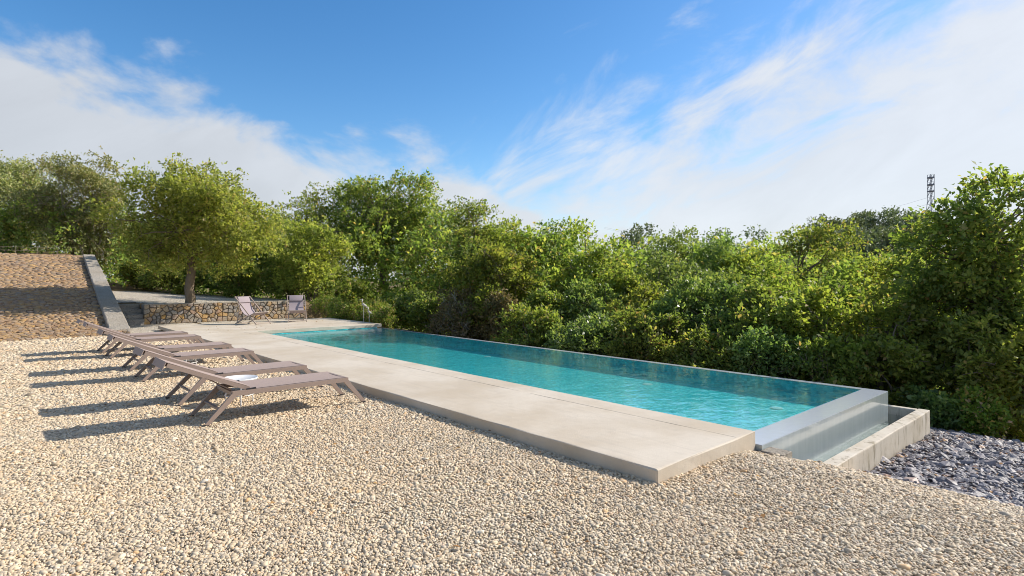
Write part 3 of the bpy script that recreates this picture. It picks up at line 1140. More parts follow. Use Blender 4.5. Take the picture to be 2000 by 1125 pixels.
cells.sort(key=cobble_rank)
for p in cells[:295]:
    put_stone('cobble', p, rr.uniform(0.02, 0.05), rr, ramp_xf, MAT_COBBLE, cobbled)
VV, FF3, FF4 = [], [], []
for p in cells[295:]:
    V_, F_ = stone_geom(p, rr.uniform(0.02, 0.05), rr)
    o_ = len(VV)
    VV += [ramp_xf(*v) for v in V_]
    for f in F_:
        (FF3 if len(f) == 3 else FF4).append([o_ + i for i in f])
rel(obj('cobbles', mesh_np('cobbles', np.array(VV), [np.array(FF3), np.array(FF4)], MAT_COBBLES), cobbled, kind='stuff'), cobbled)


# ------------------------------------------------------------------ sun loungers
def make_lounger():
    L = empty('sun_lounger', (0, 0, 0))
    W = 0.30
    zs = 0.315
    b_ = MB()
    for s in (-1, 1):
        b_.bar((-0.65, s * W, zs), (0.72, s * W, zs), 0.052, 0.032)
    b_.bar((0.705, -W + .017, zs + .002), (0.705, W - .017, zs + .002), 0.036, 0.045, side=(0, 0, 1))
    b_.bar((-0.635, -W + .017, zs - .004), (-0.635, W - .017, zs - .004), 0.036, 0.04, side=(0, 0, 1))
    b_.bar((-0.30, -W + .017, zs - .012), (-0.30, W - .017, zs - .012), 0.03, 0.022, side=(0, 0, 1))
    b_.build('frame', MAT_TAUPE, L)
    for s in (-1, 1):
        for xa, xb, z1 in ((0.69, 0.93, 0.0), (-0.63, -0.915, 0.0)):
            lg = MB().bar((xa, s * (W + .0005), zs - .012), (xb, s * (W + .012), 0.012), 0.060, 0.030, w2=0.040).build('leg', MAT_TAUPE, L)
            MB().box((xb - .022, s * (W + .012) - .017, 0.0), (xb + .022, s * (W + .012) + .017, .014)).build('foot_cap', MAT_BLACK, lg)
    MB().bar((-0.775, -W + .015, .155), (-0.775, W - .015, .155), 0.030, 0.022, side=(0, 0, 1)).build('stretcher', MAT_TAUPE, L)
    # seat sling, sagging a little between the rails
    nx, ny = 14, 8
    A, B = np.meshgrid(np.linspace(-0.47, 0.715, nx), np.linspace(-W + .012, W - .012, ny), indexing='ij')
    Z = zs + .031 - 0.012 * (1 - (B / W) ** 2)
    vt = np.stack([A, B, Z], -1).reshape(-1, 3)
    vb = vt - [0, 0, 0.006]
    ii = np.arange(nx * ny).reshape(nx, ny)
    f = np.stack([ii[:-1, :-1], ii[1:, :-1], ii[1:, 1:], ii[:-1, 1:]], -1).reshape(-1, 4)
    obj('seat', mesh_np('seat', np.concatenate([vt, vb]), np.concatenate([f, f[:, ::-1] + nx * ny]), MAT_SLING, True), L)
    # raised backrest
    h0, h1 = Vector((-0.46, 0, zs + .028)), Vector((-1.275, 0, 0.690))
    dv = (h1 - h0).normalized()
    up = Vector((-dv.z, 0, dv.x))
    if up.z < 0:
        up = -up
    bk = MB()
    for s in (-1, 1):
        yy = Vector((0, s * (W - .052), 0))
        bk.bar(h0 + yy, h1 + yy, 0.044, 0.034)
    bk.bar(h1 - dv * .02 + Vector((0, -W + .07, 0)), h1 - dv * .02 + Vector((0, W - .07, 0)), 0.034, 0.03, side=dv)
    bk.bar(h0 + Vector((0, -W + .07, 0)), h0 + Vector((0, W - .07, 0)), 0.03, 0.03, side=dv)
    br = bk.build('backrest_frame', MAT_TAUPE, L)
    vt = []
    for i in range(12):
        for j in range(8):
            t_ = i / 11
            yv = (-1 + 2 * j / 7) * (W - .040)
            p = h0.lerp(h1 + dv * .016, t_) + up * (0.027 - 0.016 * (1 - (yv / W) ** 2) * math.sin(math.pi * t_))
            vt.append((p.x, yv, p.z))
    vt = np.array(vt)
    ii = np.arange(96).reshape(12, 8)
    f = np.stack([ii[:-1, :-1], ii[1:, :-1], ii[1:, 1:], ii[:-1, 1:]], -1).reshape(-1, 4)
    obj('backrest', mesh_np('backrest', np.concatenate([vt, vt - np.array(up) * .006]), np.concatenate([f, f[:, ::-1] + 96]), MAT_SLING, True), L)
    e0 = h1 + dv * .02
    MB().bar(e0 + up * .03, e0 - up * .055, 2 * W - .075, 0.008, side=dv).build('headrest_end', MAT_SLING, L)
    pr = MB()
    m0 = h0.lerp(h1, 0.55)
    for s in (-1, 1):
        pr.tube([m0 + Vector((0, s * (W - .09), -.02)), (-0.50, s * (W - .09), zs - .055)], 0.008, 6)
    pr.tube([(-0.50, -W + .09, zs - .055), (-0.50, W - .09, zs - .055)], 0.008, 6)
    pr.build('prop', MAT_TAUPE, L)
    for s in (-1, 1):
        MB().bar((-0.50, s * (W - .002), zs + .030), (-0.40, s * (W - .002), zs + .036), 0.018, 0.02).build('hinge', MAT_BLACK, L)
    return L


L0 = make_lounger()
loungers = [
    (7.10, 'sun lounger closest to the camera, nearest to the white round side table'),
    (8.45, 'second sun lounger from the camera, just behind the white round side table'),
    (10.70, 'third sun lounger from the camera, first of the middle pair'),
    (12.05, 'fourth sun lounger from the camera, rear one of the middle pair'),
    (14.17, 'fifth sun lounger from the camera, front one of the farthest pair'),
    (15.28, 'sixth and farthest sun lounger, next to the foot of the coping wall'),
]
for i, (y, lab) in enumerate(loungers):
    o = L0 if i == 0 else copy_tree(L0)
    o.location = (2.60 + (0, .02, .01, .03, .02, .01)[i], y, 0.012)
    o.rotation_euler = (0, 0, math.radians((0, .6, -.5, .8, -.4, .5)[i]))
    tag(o, 'taupe mesh ' + lab, 'sun lounger', 'six sun loungers in a row on the gravel')


def side_table(x, y, lab, h=0.335):
    T = empty('side_table', (x, y, 0), label=lab, category='side table', group='round white side tables')
    MB().lathe([(0.02, h - .020), (0.20, h - .020), (0.213, h - .012), (0.213, h + .006), (0.209, h + .006), (0.205, h + .001), (0.02, h + .001)], 40).build('tray_top', MAT_WHITE, T, True)
    for k in range(3):
        a = 2.4 + k * 2 * math.pi / 3
        MB().tube([(0.16 * math.cos(a), 0.16 * math.sin(a), h - .02), (0.19 * math.cos(a), 0.19 * math.sin(a), 0.0)], 0.007, 8).build('leg', MAT_WHITE, T)
    MB().tube([(0.175 * math.cos(t), 0.175 * math.sin(t), 0.13) for t in np.linspace(0, 2 * math.pi, 25)], 0.004, 6, False).build('ring', MAT_WHITE, T)


side_table(2.32, 7.78, 'white round tray table between the two nearest sun loungers')
side_table(2.50, 11.38, 'white table mostly hidden between the middle pair of sun loungers', 0.285)


# ------------------------------------------------------------------ deck chairs
def deck_chair(loc, rz, lab):
    Cc = empty('deck_chair', loc, rz, label=lab, category='deck chair', group='two folding deck chairs')
    W = 0.29
    fa = MB()
    for s in (-1, 1):
        fa.bar((-0.46, s * W, 0.90), (0.50, s * W, 0.02), 0.034, 0.022)
    fa.tube([(-0.445, -W, .885), (-0.445, W, .885)], 0.013, 8)
    fa.tube([(0.47, -W, .045), (0.47, W, .045)], 0.012, 8)
    fa.build('back_frame', MAT_CHAIRWOOD, Cc)
    fb = MB()
    for s in (-1, 1):
        fb.bar((0.44, s * (W - .028), 0.40), (-0.46, s * (W - .028), 0.02), 0.032, 0.020)
    fb.tube([(0.43, -W + .03, .40), (0.43, W - .03, .40)], 0.013, 8)
    fb.tube([(-0.43, -W + .03, .033), (-0.43, W - .03, .033)], 0.012, 8)
    fb.build('seat_frame', MAT_CHAIRWOOD, Cc)
    for s in (-1, 1):
        MB().bar((-0.20, s * (W + .022), 0.66), (-0.33, s * (W + .022), 0.075), 0.026, 0.016).build('stay', MAT_CHAIRWOOD, Cc)
    prof = [(-0.455, .900), (-0.40, .78), (-0.32, .62), (-0.22, .46), (-0.10, .345), (0.03, .290), (0.16, .295), (0.30, .340), (0.435, .412)]
    ws = W - .05
    vt = np.array([(x, yv, z) for x, z in prof for yv in (-ws, 0, ws)])
    n = len(prof)
    ii = np.arange(3 * n).reshape(n, 3)
    f = np.stack([ii[:-1, :-1], ii[1:, :-1], ii[1:, 1:], ii[:-1, 1:]], -1).reshape(-1, 4)
    obj('sling', mesh_np('sling', np.concatenate([vt, vt - [0.004, 0, .006]]), np.concatenate([f, f[:, ::-1] + 3 * n]), MAT_LILAC, True), Cc)
    pl = MB()
    bmesh.ops.create_cube(pl.bm, size=1.0, matrix=Matrix.Translation((-0.385, 0, .795)) @ Matrix.Rotation(math.radians(-24), 4, 'Y') @ Matrix.Diagonal((0.05, 2 * ws - .02, .22, 1)))
    pl.bevel(.022, 3)
    pl.build('head_pillow', MAT_LILAC, Cc, True)
    return Cc


deck_chair((6.28, 19.75, DECK_Z), math.radians(-66), 'mauve folding deck chair turned aside, the one nearer the stone steps')
deck_chair((7.83, 19.95, DECK_Z), math.radians(-108), 'mauve folding deck chair facing the pool at the end of the stone wall')


# ------------------------------------------------------------------ carved birds on stakes
def bird(loc, h, rz, lab, sc):
    B_ = empty('bird_sculpture', loc, rz, label=lab, category='sculpture', group='two carved birds on stakes')
    MB().tube([(0, 0, 0), (0.004, 0, h * .5), (0, 0, h)], 0.011, 8).build('stake', MAT_BIRD, B_)
    z = h - .02
    # body and curved neck as one tapering sweep: tail, belly, chest, neck, crown
    pts = [(-.16, z - .09), (-.10, z - .035), (-.02, z + .0), (.05, z + .06), (.065, z + .13), (.045, z + .185), (.06, z + .215), (.095, z + .215)]
    rad = [.008, .032, .052, .042, .026, .022, .032, .018]
    MB().tube([(x * sc, 0, h + (zz - h) * sc) for x, zz in pts], [r_ * sc for r_ in rad], 10).build('body', MAT_BIRD, B_, True)
    MB().tube([(.09 * sc, 0, h + (z - h + .215) * sc), (.20 * sc, 0, h + (z - h + .195) * sc)], [.012 * sc, .003 * sc], 6).build('beak', MAT_BIRD, B_)


bird((9.38, 18.02, DECK_Z), 0.60, math.radians(222 - 42), 'taller white carved bird on a thin stake beside the pool', 0.92)
bird((9.40, 17.66, DECK_Z), 0.36, math.radians(190), 'shorter white carved bird on a thin stake beside the pool', 0.82)


# ------------------------------------------------------------------ trees and shrubs
def unit(v):
    return v / np.maximum(np.linalg.norm(v, axis=-1, keepdims=True), 1e-9)


def leaf_cloud(P, A, size, r, per=6, width=0.56, droop=0.0):
    """sprigs of `per` folded leaves round the points P, pointing roughly along A"""
    n = len(P)
    P = np.repeat(P, per, 0)
    A = np.repeat(A, per, 0)
    S = np.repeat(size, per) * r.uniform(0.7, 1.25, n * per)
    d = unit(A * 0.75 + r.normal(0, 0.62, A.shape) + np.array([0, 0, -droop]))
    base = P + A * (r.uniform(-0.9, 0.9, n * per) * S)[:, None] + r.normal(0, 0.35, A.shape) * S[:, None]
    up = unit(np.array([0.48, -0.22, 0.72]) + r.normal(0, 0.5, A.shape))
    side = unit(np.cross(d, up))
    nrm = np.cross(side, d)
    L = S[:, None]
    w = (width * r.uniform(0.8, 1.2, n * per))[:, None]
    v0 = base
    v1 = base + d * L * 0.52 + side * L * w * 0.5 + nrm * L * 0.10
    v2 = base + d * L + nrm * L * r.uniform(-0.25, 0.1, (n * per, 1))
    v3 = base + d * L * 0.52 - side * L * w * 0.5 + nrm * L * 0.10
    V_ = np.stack([v0, v1, v2, v3], 1).reshape(-1, 3)
    F_ = np.arange(n * per * 4, dtype=np.int32).reshape(-1, 4)
    return V_, F_


def tubes_np(paths, n=5):
    """list of (pts (k,3), radii (k,)) -> one mesh"""
    VV_, FF_ = [], []
    off = 0
    ang = np.linspace(0, 2 * np.pi, n, endpoint=False)
    for pts, rad in paths:
        pts, rad = np.asarray(pts, float), np.asarray(rad, float)
        k = len(pts)
        t = np.gradient(pts, axis=0)
        t = unit(t)
        ref = np.where(np.abs(t[:, 2:3]) < 0.9, np.array([[0, 0, 1.0]]), np.array([[1.0, 0, 0]]))
        a = unit(np.cross(t, ref))
        b_ = np.cross(a, t)
        ring = pts[:, None] + (a[:, None] * np.cos(ang)[None, :, None] + b_[:, None] * np.sin(ang)[None, :, None]) * rad[:, None, None]
        VV_.append(ring.reshape(-1, 3))
        i = np.arange(k * n).reshape(k, n) + off
        j = np.roll(i, -1, 1)
        FF_.append(np.stack([i[:-1], j[:-1], j[1:], i[1:]], -1).reshape(-1, 4))
        off += k * n
    return np.concatenate(VV_), np.concatenate(FF_)


def limb(p, q, r0, r1, r, k=6, sag=0.12):
    p, q = np.asarray(p, float), np.asarray(q, float)
    t = np.linspace(0, 1, k)[:, None]
    L = np.linalg.norm(q - p)
    bend = r.normal(0, sag * 0.5, 3) * L
    bend[2] = abs(bend[2])
    pts = p + (q - p) * t + bend * (4 * t * (1 - t)) * 0.5 + r.normal(0, 0.012, (k, 3)) * L * (t * (1 - t) * 4)
    return pts, r0 + (r1 - r0) * t[:, 0] ** 0.8


DENSITY = 0.42


def plant(name, base, top, radius, low, leafmat, seed, label, category='tree', leaf=0.085, count=6000, lobes=30,
          stems=1, stem_r=0.11, fork=0.42, group=None, ry=None, twig=0, droop=0.0, bark=None, lean=(0.0, 0.0), shell=0.62, parts=('trunk', 'crown'), spikes=0, per=6, width=0.56):
    """a tree or shrub: base (x,y,z) on the ground, crown from height `low` to `top` (world z), lateral radius"""
    r = np.random.default_rng(seed)
    lobes = int(lobes * 1.35)
    count = int(count * DENSITY)
    leaf = leaf * 1.16
    bx, by, bz = base
    cz = (top + low) / 2
    rz = (top - low) / 2
    c = np.array([bx + lean[0], by + lean[1], cz])
    R = np.array([radius, ry or radius, rz])
    # lobes over the crown's ellipsoid
    g = np.arange(lobes) + 0.5
    ph = np.arccos(1 - 2 * g / lobes)
    th = np.pi * (1 + 5 ** 0.5) * g + r.uniform(0, 6)
    U = np.stack([np.cos(th) * np.sin(ph), np.sin(th) * np.sin(ph), np.cos(ph)], -1)
    U = unit(U + r.normal(0, 0.22, U.shape))
    mean = float(np.cbrt(radius * (ry or radius) * rz))
    lr = mean * r.uniform(0.20, 0.40, lobes) * (30 / lobes) ** 0.33
    rad = r.uniform(shell - 0.12, 0.98, lobes)
    C = c + U * (R - np.minimum(R, 0.75)[None] * 0.0) * rad[:, None] * 0.84
    C[:, 2] = np.clip(C[:, 2], low + lr * 0.3, top - lr * 0.75)
    # inner filling lobes
    nin = max(4, lobes // 4)
    Ui = unit(r.normal(size=(nin, 3)))
    Ci = c + Ui * R * r.uniform(0.15, 0.45, (nin, 1))
    C = np.concatenate([C, Ci])
    lr = np.concatenate([lr, mean * r.uniform(0.25, 0.4, nin)])
    root = empty(name, (bx, by, bz), label=label, category=category, group=group)
    # wood
    paths = []
    tops = []
    for s in range(stems):
        a = r.uniform(0, 6.28)
        sp = 0.0 if stems == 1 else radius * 0.10
        p0 = np.array([bx + sp * math.cos(a), by + sp * math.sin(a), bz - 0.1])
        fz = bz + (top - bz) * fork * r.uniform(0.85, 1.15)
        p1 = np.array([bx + lean[0] * 0.35 + sp * 3 * math.cos(a) + r.normal(0, .05), by + lean[1] * 0.35 + sp * 3 * math.sin(a) + r.normal(0, .05), fz])
        pts, rr_ = limb(p0, p1, stem_r * 1.25 / stems ** 0.35, stem_r * 0.75 / stems ** 0.35, r, 8, 0.10)
        rr_[0] *= 1.35
        paths.append((pts, rr_))
        tops.append(p1)
    tops = np.array(tops)
    mains = []
    nm = min(len(C), 7)
    pick = r.choice(len(C), nm, replace=False)
    for i in pick:
        t0 = tops[np.argmin(((tops - C[i]) ** 2).sum(1))]
        pts, rr_ = limb(t0, t0 + (C[i] - t0) * 0.72, stem_r * 0.55 / stems ** 0.35, stem_r * 0.25, r, 7, 0.16)
        paths.append((pts, rr_))
        mains += [p for p in pts[2:]]
    mains = np.array(mains)
    for i in range(len(C)):
        t0 = mains[np.argmin(((mains - C[i]) ** 2).sum(1))]
        pts, rr_ = limb(t0, C[i], stem_r * 0.26, 0.010, r, 5, 0.16)
        paths.append((pts, rr_))
        for _ in range(3 + twig):
            e = C[i] + unit(r.normal(size=3)) * lr[i] * r.uniform(0.6, 1.0 if not twig else 1.15)
            paths.append(limb(C[i], e, 0.009, 0.004, r, 3, 0.2))
    Vt, Ft = tubes_np(paths, 6)
    me_ = mesh_np(parts[0], Vt - np.array([bx, by, bz]), Ft, bark or MAT_BARK, True)
    obj(parts[0], me_, root)
    # foliage
    wgt = lr ** 2
    wgt[len(wgt) - nin:] *= 0.5
    k = r.choice(len(C), count, p=wgt / wgt.sum())
    U2 = unit(r.normal(size=(count, 3)))
    out = unit((C[k] - c) / R + 1e-6)
    U2 = unit(U2 + out * 0.55 + np.array([0, 0, 0.28]))
    # each lobe is itself lumpy
    lump = 1 + 0.22 * np.sin(U2[:, 0] * 5 + k * 1.7) * np.sin(U2[:, 1] * 5 + k * 2.3) + 0.12 * np.sin(U2[:, 2] * 9 + k)
    dist = lr[k] * lump * r.uniform(0.1, 1.05, count) ** 0.5
    squash = np.array([1.12, 1.12, 0.82])
    Pp = C[k] + U2 * dist[:, None] * squash
    q1, q2, q3 = r.uniform(0, 6.28, 3)
    fq = 2.6 / max(mean, 0.5)
    Pp = Pp + 0.16 * mean * np.stack([np.sin(Pp[:, 1] * fq + Pp[:, 2] * fq * 1.3 + q1), np.sin(Pp[:, 2] * fq + Pp[:, 0] * fq * 1.2 + q2), 0.7 * np.sin(Pp[:, 0] * fq * 1.4 + Pp[:, 1] * fq + q3)], -1)
    Pp += r.normal(0, 0.04, Pp.shape) * mean
    Pp[:, 2] = np.maximum(Pp[:, 2], bz + 0.05)
    size = leaf * r.uniform(0.8, 1.2, count)
    Ax = unit(U2 * 0.7 + r.normal(0, 0.45, U2.shape) + np.array([0, 0, 0.15]))
    if spikes:
        kk = r.choice(np.where(C[:, 2] > cz)[0], spikes)
        Ps, As = [], []
        for i in kk:
            b0 = C[i] + np.array([r.normal(0, .3) * lr[i], r.normal(0, .3) * lr[i], lr[i] * 0.7])
            for t in np.linspace(0, 0.36, 12):
                Ps.append(b0 + np.array([0.04 * t, 0, t]))
                As.append((0, 0, 1))
        Pp = np.concatenate([Pp, np.array(Ps)])
        Ax = np.concatenate([Ax, np.array(As, float)])
        size = np.concatenate([size, np.full(len(Ps), leaf * 0.55)])
    V_, F_ = leaf_cloud(Pp, Ax, size, r, per=per, width=width, droop=droop)
    obj(parts[1], mesh_np(parts[1], V_ - np.array([bx, by, bz]), F_, leafmat), root)
    return root


def zpx(py, d):
    return EYE + (HORIZON - py) * d / FPX


def gz(x, y):
    return float(ground_h(x, y))


FOREST = 'oak wood round the pool'
SHRUBS = 'shrubs along the pool and clearing'


def tree_at(px, d, top_py, half_px, low, m, seed, label, base_px=None, **kw):
    x, y = spot(base_px if base_px is not None else px, d)
    cx_, cy_ = spot(px, d + kw.pop('push', 0.0))
    kw.setdefault('group', FOREST)
    kw.setdefault('name', 'oak_tree')
    nm = kw.pop('name')
    z0 = gz(x, y)
    lowz = z0 + low if low is not None else z0
    return plant(nm, (x, y, z0), zpx(top_py, d), half_px * d / FPX, lowz, m, seed, label, lean=(cx_ - x, cy_ - y), **kw)


# left side, above the ramp and the terrace
tree_at(20, 36.0, 285, 120, 0.1, MAT_SAGE, 101, 'sage green tree at the far left above the cobbled ramp', count=14000, leaf=0.12, lobes=50, stems=4, twig=3, bark=MAT_TWIG, ry=3.0)
tree_at(160, 34.5, 287, 92, 0.1, MAT_SAGE, 102, 'twiggy sage green tree at the top end of the coping wall', count=14000, leaf=0.12, lobes=50, stems=5, twig=5, bark=MAT_TWIG, ry=2.8, fork=0.3)
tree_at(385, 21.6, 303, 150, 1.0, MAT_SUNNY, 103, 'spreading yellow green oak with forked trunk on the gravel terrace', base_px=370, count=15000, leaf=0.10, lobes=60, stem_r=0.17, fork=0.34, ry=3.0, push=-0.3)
tree_at(292, 30.0, 445, 62, 0.0, MAT_YELLOW, 104, 'low bushy oak filling the gap behind the coping wall', count=4500, leaf=0.10, lobes=26, stems=3)
tree_at(490, 29.0, 385, 80, 0.0, MAT_OAK, 105, 'dark oak behind the terrace to the right of the forked trunk', count=5500, leaf=0.11, lobes=30, stems=2)
tree_at(600, 31.0, 347, 85, 0.6, MAT_OAK, 106, 'slim oak top showing between the terrace oak and the tall oak', count=5000, leaf=0.11, lobes=30)
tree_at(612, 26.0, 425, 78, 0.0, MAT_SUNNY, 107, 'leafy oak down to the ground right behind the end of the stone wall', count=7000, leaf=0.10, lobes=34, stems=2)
tree_at(748, 31.5, 335, 118, 2.9, MAT_OAK, 108, 'tall round oak with a bare grey fork behind the carved birds', count=15500, leaf=0.125, lobes=52, stem_r=0.24, fork=0.45, shell=0.66)
tree_at(860, 30.0, 378, 75, 0.3, MAT_OAK, 109, 'oak just right of the tall round oak', count=6000, leaf=0.11, lobes=32)
tree_at(932, 24.0, 366, 66, 0.3, MAT_OAK, 110, 'narrow oak with a loose tuft on top above the dry bush', count=5500, leaf=0.10, lobes=28)
tree_at(965, 19.0, 440, 92, 0.0, MAT_YELLOW, 111, 'broad yellow green oak behind the dry bush', count=8500, leaf=0.095, lobes=40, stems=2)
tree_at(1005, 24.0, 393, 75, 0.3, MAT_YELLOW, 112, 'oak crown behind the broad yellow green oak', count=5500, leaf=0.11, lobes=30)
tree_at(1085, 22.5, 398, 62, 0.3, MAT_OAK, 113, 'round oak crown at the middle of the treeline', count=5000, leaf=0.105, lobes=28)
tree_at(1155, 19.5, 430, 75, 0.0, MAT_YELLOW, 114, 'low yellowish oak at the dip of the treeline', count=6000, leaf=0.10, lobes=30)
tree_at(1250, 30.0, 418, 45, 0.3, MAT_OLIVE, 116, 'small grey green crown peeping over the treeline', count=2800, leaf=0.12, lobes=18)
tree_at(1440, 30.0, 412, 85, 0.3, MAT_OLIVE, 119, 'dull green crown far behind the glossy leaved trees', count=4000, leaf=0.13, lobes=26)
ORD = ('first', 'second', 'third', 'fourth', 'fifth', 'sixth', 'seventh', 'eighth', 'ninth')


def tier(Xr, spec, what, seed):
    for i_, (px, tp, hp, m, extra) in enumerate(spec):
        k_ = dict(count=6500, leaf=0.088, lobes=34, stems=2)
        k_.update(extra)
        d_ = Xr / bearing(px)[0]
        hp = hp * 1.22
        k_['ry'] = k_.get('ry', max(1.1, 0.95 * hp * d_ / FPX))
        tree_at(px, d_, tp, hp, 0.0, m, seed + i_, '%s tree from the left in the %s tier of the wood behind the pool' % (ORD[i_], what), **k_)


tier(13.0, ((1075, 560, 62, MAT_OAK, {}), (1165, 548, 66, MAT_GLOSSY, {}), (1265, 556, 66, MAT_YELLOW, {}), (1365, 545, 70, MAT_GLOSSY, {}), (1470, 560, 72, MAT_OAK, {}), (1585, 570, 80, MAT_YELLOW, {})), 'lowest', 400)
tier(15.2, ((1120, 500, 66, MAT_YELLOW, {}), (1215, 498, 66, MAT_OAK, {}), (1315, 488, 72, MAT_GLOSSY, {}), (1420, 492, 76, MAT_GLOSSY, {}), (1530, 500, 80, MAT_YELLOW, {}), (1650, 520, 85, MAT_OAK, {})), 'middle', 420)
tier(18.5, ((1210, 446, 58, MAT_OAK, {}), (1305, 413, 66, MAT_GLOSSY, dict(spikes=6)), (1400, 428, 62, MAT_GLOSSY, dict(spikes=3)), (1485, 440, 62, MAT_YELLOW, {}), (1580, 401, 74, MAT_OAK, dict(lobes=40)), (1700, 452, 80, MAT_YELLOW, {})), 'top', 440)
tree_at(1745, 11.6, 560, 120, 0.0, MAT_YELLOW, 123, 'dark shaded oak behind the overflow corner of the pool', count=5600, leaf=0.088, lobes=44, stems=3)
tree_at(1800, 14.5, 410, 70, 0.0, MAT_OAK, 124, 'oak crown at the foot of the distant pylon', count=6000, leaf=0.085, lobes=30)
tree_at(1932, 11.4, 325, 132, 0.5, MAT_OAK, 125, 'tallest oak at the right edge with shoots standing above it', count=11500, leaf=0.09, lobes=60, spikes=6, stem_r=0.12, shell=0.68)
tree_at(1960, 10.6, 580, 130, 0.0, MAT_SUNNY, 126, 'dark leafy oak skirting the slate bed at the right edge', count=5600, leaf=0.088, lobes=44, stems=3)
tree_at(2075, 12.5, 520, 110, 0.1, MAT_OAK, 127, 'oak cut off by the right edge of the picture', count=4500, leaf=0.09, lobes=36)

# low shrubs
tree_at(905, 18.4, 548, 72, 0.0, MAT_DRY, 201, 'dry brownish twiggy bush behind the far half of the pool', name='dry_bush', category='bush', count=2600, leaf=0.075, lobes=26, stems=7, twig=9, bark=MAT_TWIG, fork=0.3, stem_r=0.05, group=SHRUBS, parts=('branches', 'foliage'))
for i, (px, d, tp, hp, m, lab) in enumerate((
        (1040, 16.4, 590, 85, MAT_OAK, 'low dark shrub just beyond the pool edge beside the dry bush'),
        (1150, 14.8, 612, 88, MAT_GLOSSY, 'low glossy shrub beyond the middle of the pool edge'),
        (1270, 13.6, 608, 92, MAT_OAK, 'low dark shrub beyond the pool edge under the upright shoots'),
        (1390, 12.9, 645, 95, MAT_OAK, 'broad low shrub beyond the near half of the pool edge'),
        (1500, 12.2, 640, 95, MAT_GLOSSY, 'low glossy shrub beyond the near half of the pool edge'),
        (1615, 11.5, 670, 90, MAT_OAK, 'low dark shrub beyond the overflow corner of the pool'),
        (1905, 9.9, 762, 46, MAT_HERB, 'small sunlit bright green shrub at the edge of the slate'),
        (1820, 10.2, 770, 45, MAT_GLOSSY, 'small dark shrub next to the corner of the overflow trough'))):
    tree_at(px, d, tp, hp, 0.0, m, 210 + i, lab, name='shrub', category='shrub', count=5200 if px < 1700 else 2600, leaf=0.08 if px < 1900 else 0.07, lobes=32, twig=2, stems=5, fork=0.3, stem_r=0.035, group=SHRUBS, parts=('branches', 'foliage'))
for i, (x, y, h, rad, lab) in enumerate((
        (9.95, 20.75, 0.55, 0.42, 'orange tinged herb bush at the end of the stone wall'),
        (9.98, 20.0, 0.62, 0.45, 'yellow green herb bush beside the deck, second from the stone wall'),
        (10.0, 19.2, 0.62, 0.45, 'yellow green herb bush between the deck edge and the tall oak'),
        (10.0, 18.4, 0.70, 0.45, 'bushy herb behind the taller carved bird'),
        (9.92, 17.5, 0.80, 0.36, 'tall herb bush at the far corner of the pool'),
        (10.15, 21.7, 0.75, 0.55, 'large herb bush hiding the end of the stone wall'),
        (10.4, 22.9, 1.0, 0.75, 'darker herb bush behind the large one at the wall end'))):
    plant('herb_bush', (x, y, gz(x, y)), gz(x, y) + h + 0.12, rad, gz(x, y), MAT_HERB, 230 + i, lab, category='shrub', leaf=0.06, count=1500, lobes=18, stems=7, stem_r=0.02, fork=0.35, group=SHRUBS, ry=rad * 1.1, parts=('branches', 'foliage'), spikes=6, width=0.4)
for i, (x, y, rx_, lab) in enumerate((
        (5.2, 32.6, 1.0, 'small leafy bush at the back of the terrace near the coping'),
        (6.2, 30.5, 1.2, 'small leafy bush at the back of the terrace behind the oak trunk'),
        (8.4, 28.6, 1.1, 'dark leafy bush behind the first deck chair'),
        (10.2, 27.0, 1.1, 'dark leafy bush behind the second deck chair'))):
    plant('shrub', (x, y, gz(x, y)), gz(x, y) + 1.5 + 0.2 * i, rx_, gz(x, y), (MAT_YELLOW, MAT_OAK, MAT_OAK, MAT_OAK)[i], 250 + i, lab, category='shrub', leaf=0.095, count=3000, lobes=22, stems=5, stem_r=0.04, fork=0.3, group=SHRUBS, parts=('branches', 'foliage'))

for i, (px, d, tp, hp, m, lab) in enumerate((
        (680, 26.0, 540, 48, MAT_OAK, 'dark bush behind the herb bushes left of the carved birds'),
        (815, 25.0, 560, 50, MAT_GLOSSY, 'dark bush right of the bare oak fork'),
        (850, 21.0, 575, 45, MAT_OAK, 'low bush between the carved birds and the dry bush'),
        (745, 23.0, 592, 35, MAT_HERB, 'small pale bush under the bare oak fork'),
        (980, 17.4, 570, 45, MAT_DRY, 'brown leafed bush right of the dry twiggy bush'))):
    tree_at(px, d, tp, hp, 0.0, m, 270 + i, lab, name='shrub', category='shrub', count=3000, leaf=0.09, lobes=22, stems=5, fork=0.3, stem_r=0.04, group=SHRUBS, parts=('branches', 'foliage'))

# deeper wood: reads as one mass behind the trees that can be told apart
r = np.random.default_rng(77)
C, LR = [], []
prof_x = [-300, 0, 150, 380, 480, 600, 750, 900, 1050, 1200, 1300, 1450, 1550, 1650, 1800, 1900, 2300]
prof_y = [360, 360, 375, 420, 440, 410, 405, 410, 430, 455, 450, 450, 445, 475, 470, 540, 560]
for d in (20, 24, 28, 33, 40, 48):
    for px in np.arange(-250, 2300, 1120 * 1.15 / d):
        x, y = spot(px + r.uniform(-20, 20), d)
        if (x < 12.6 and y < 31.0) or (x < 5.5 and y < 41.0):
            continue
        top = zpx(np.interp(px, prof_x, prof_y) + r.uniform(0, 45), d)
        z0 = gz(x, y)
        nn = max(3, int((top - z0) / 0.9))
        for k in range(nn):
            C.append((x + r.normal(0, .6), y + r.normal(0, .6), z0 + (top - 0.6 - z0) * (k + .5) / nn + r.normal(0, .2)))
            LR.append(r.uniform(0.75, 1.1))
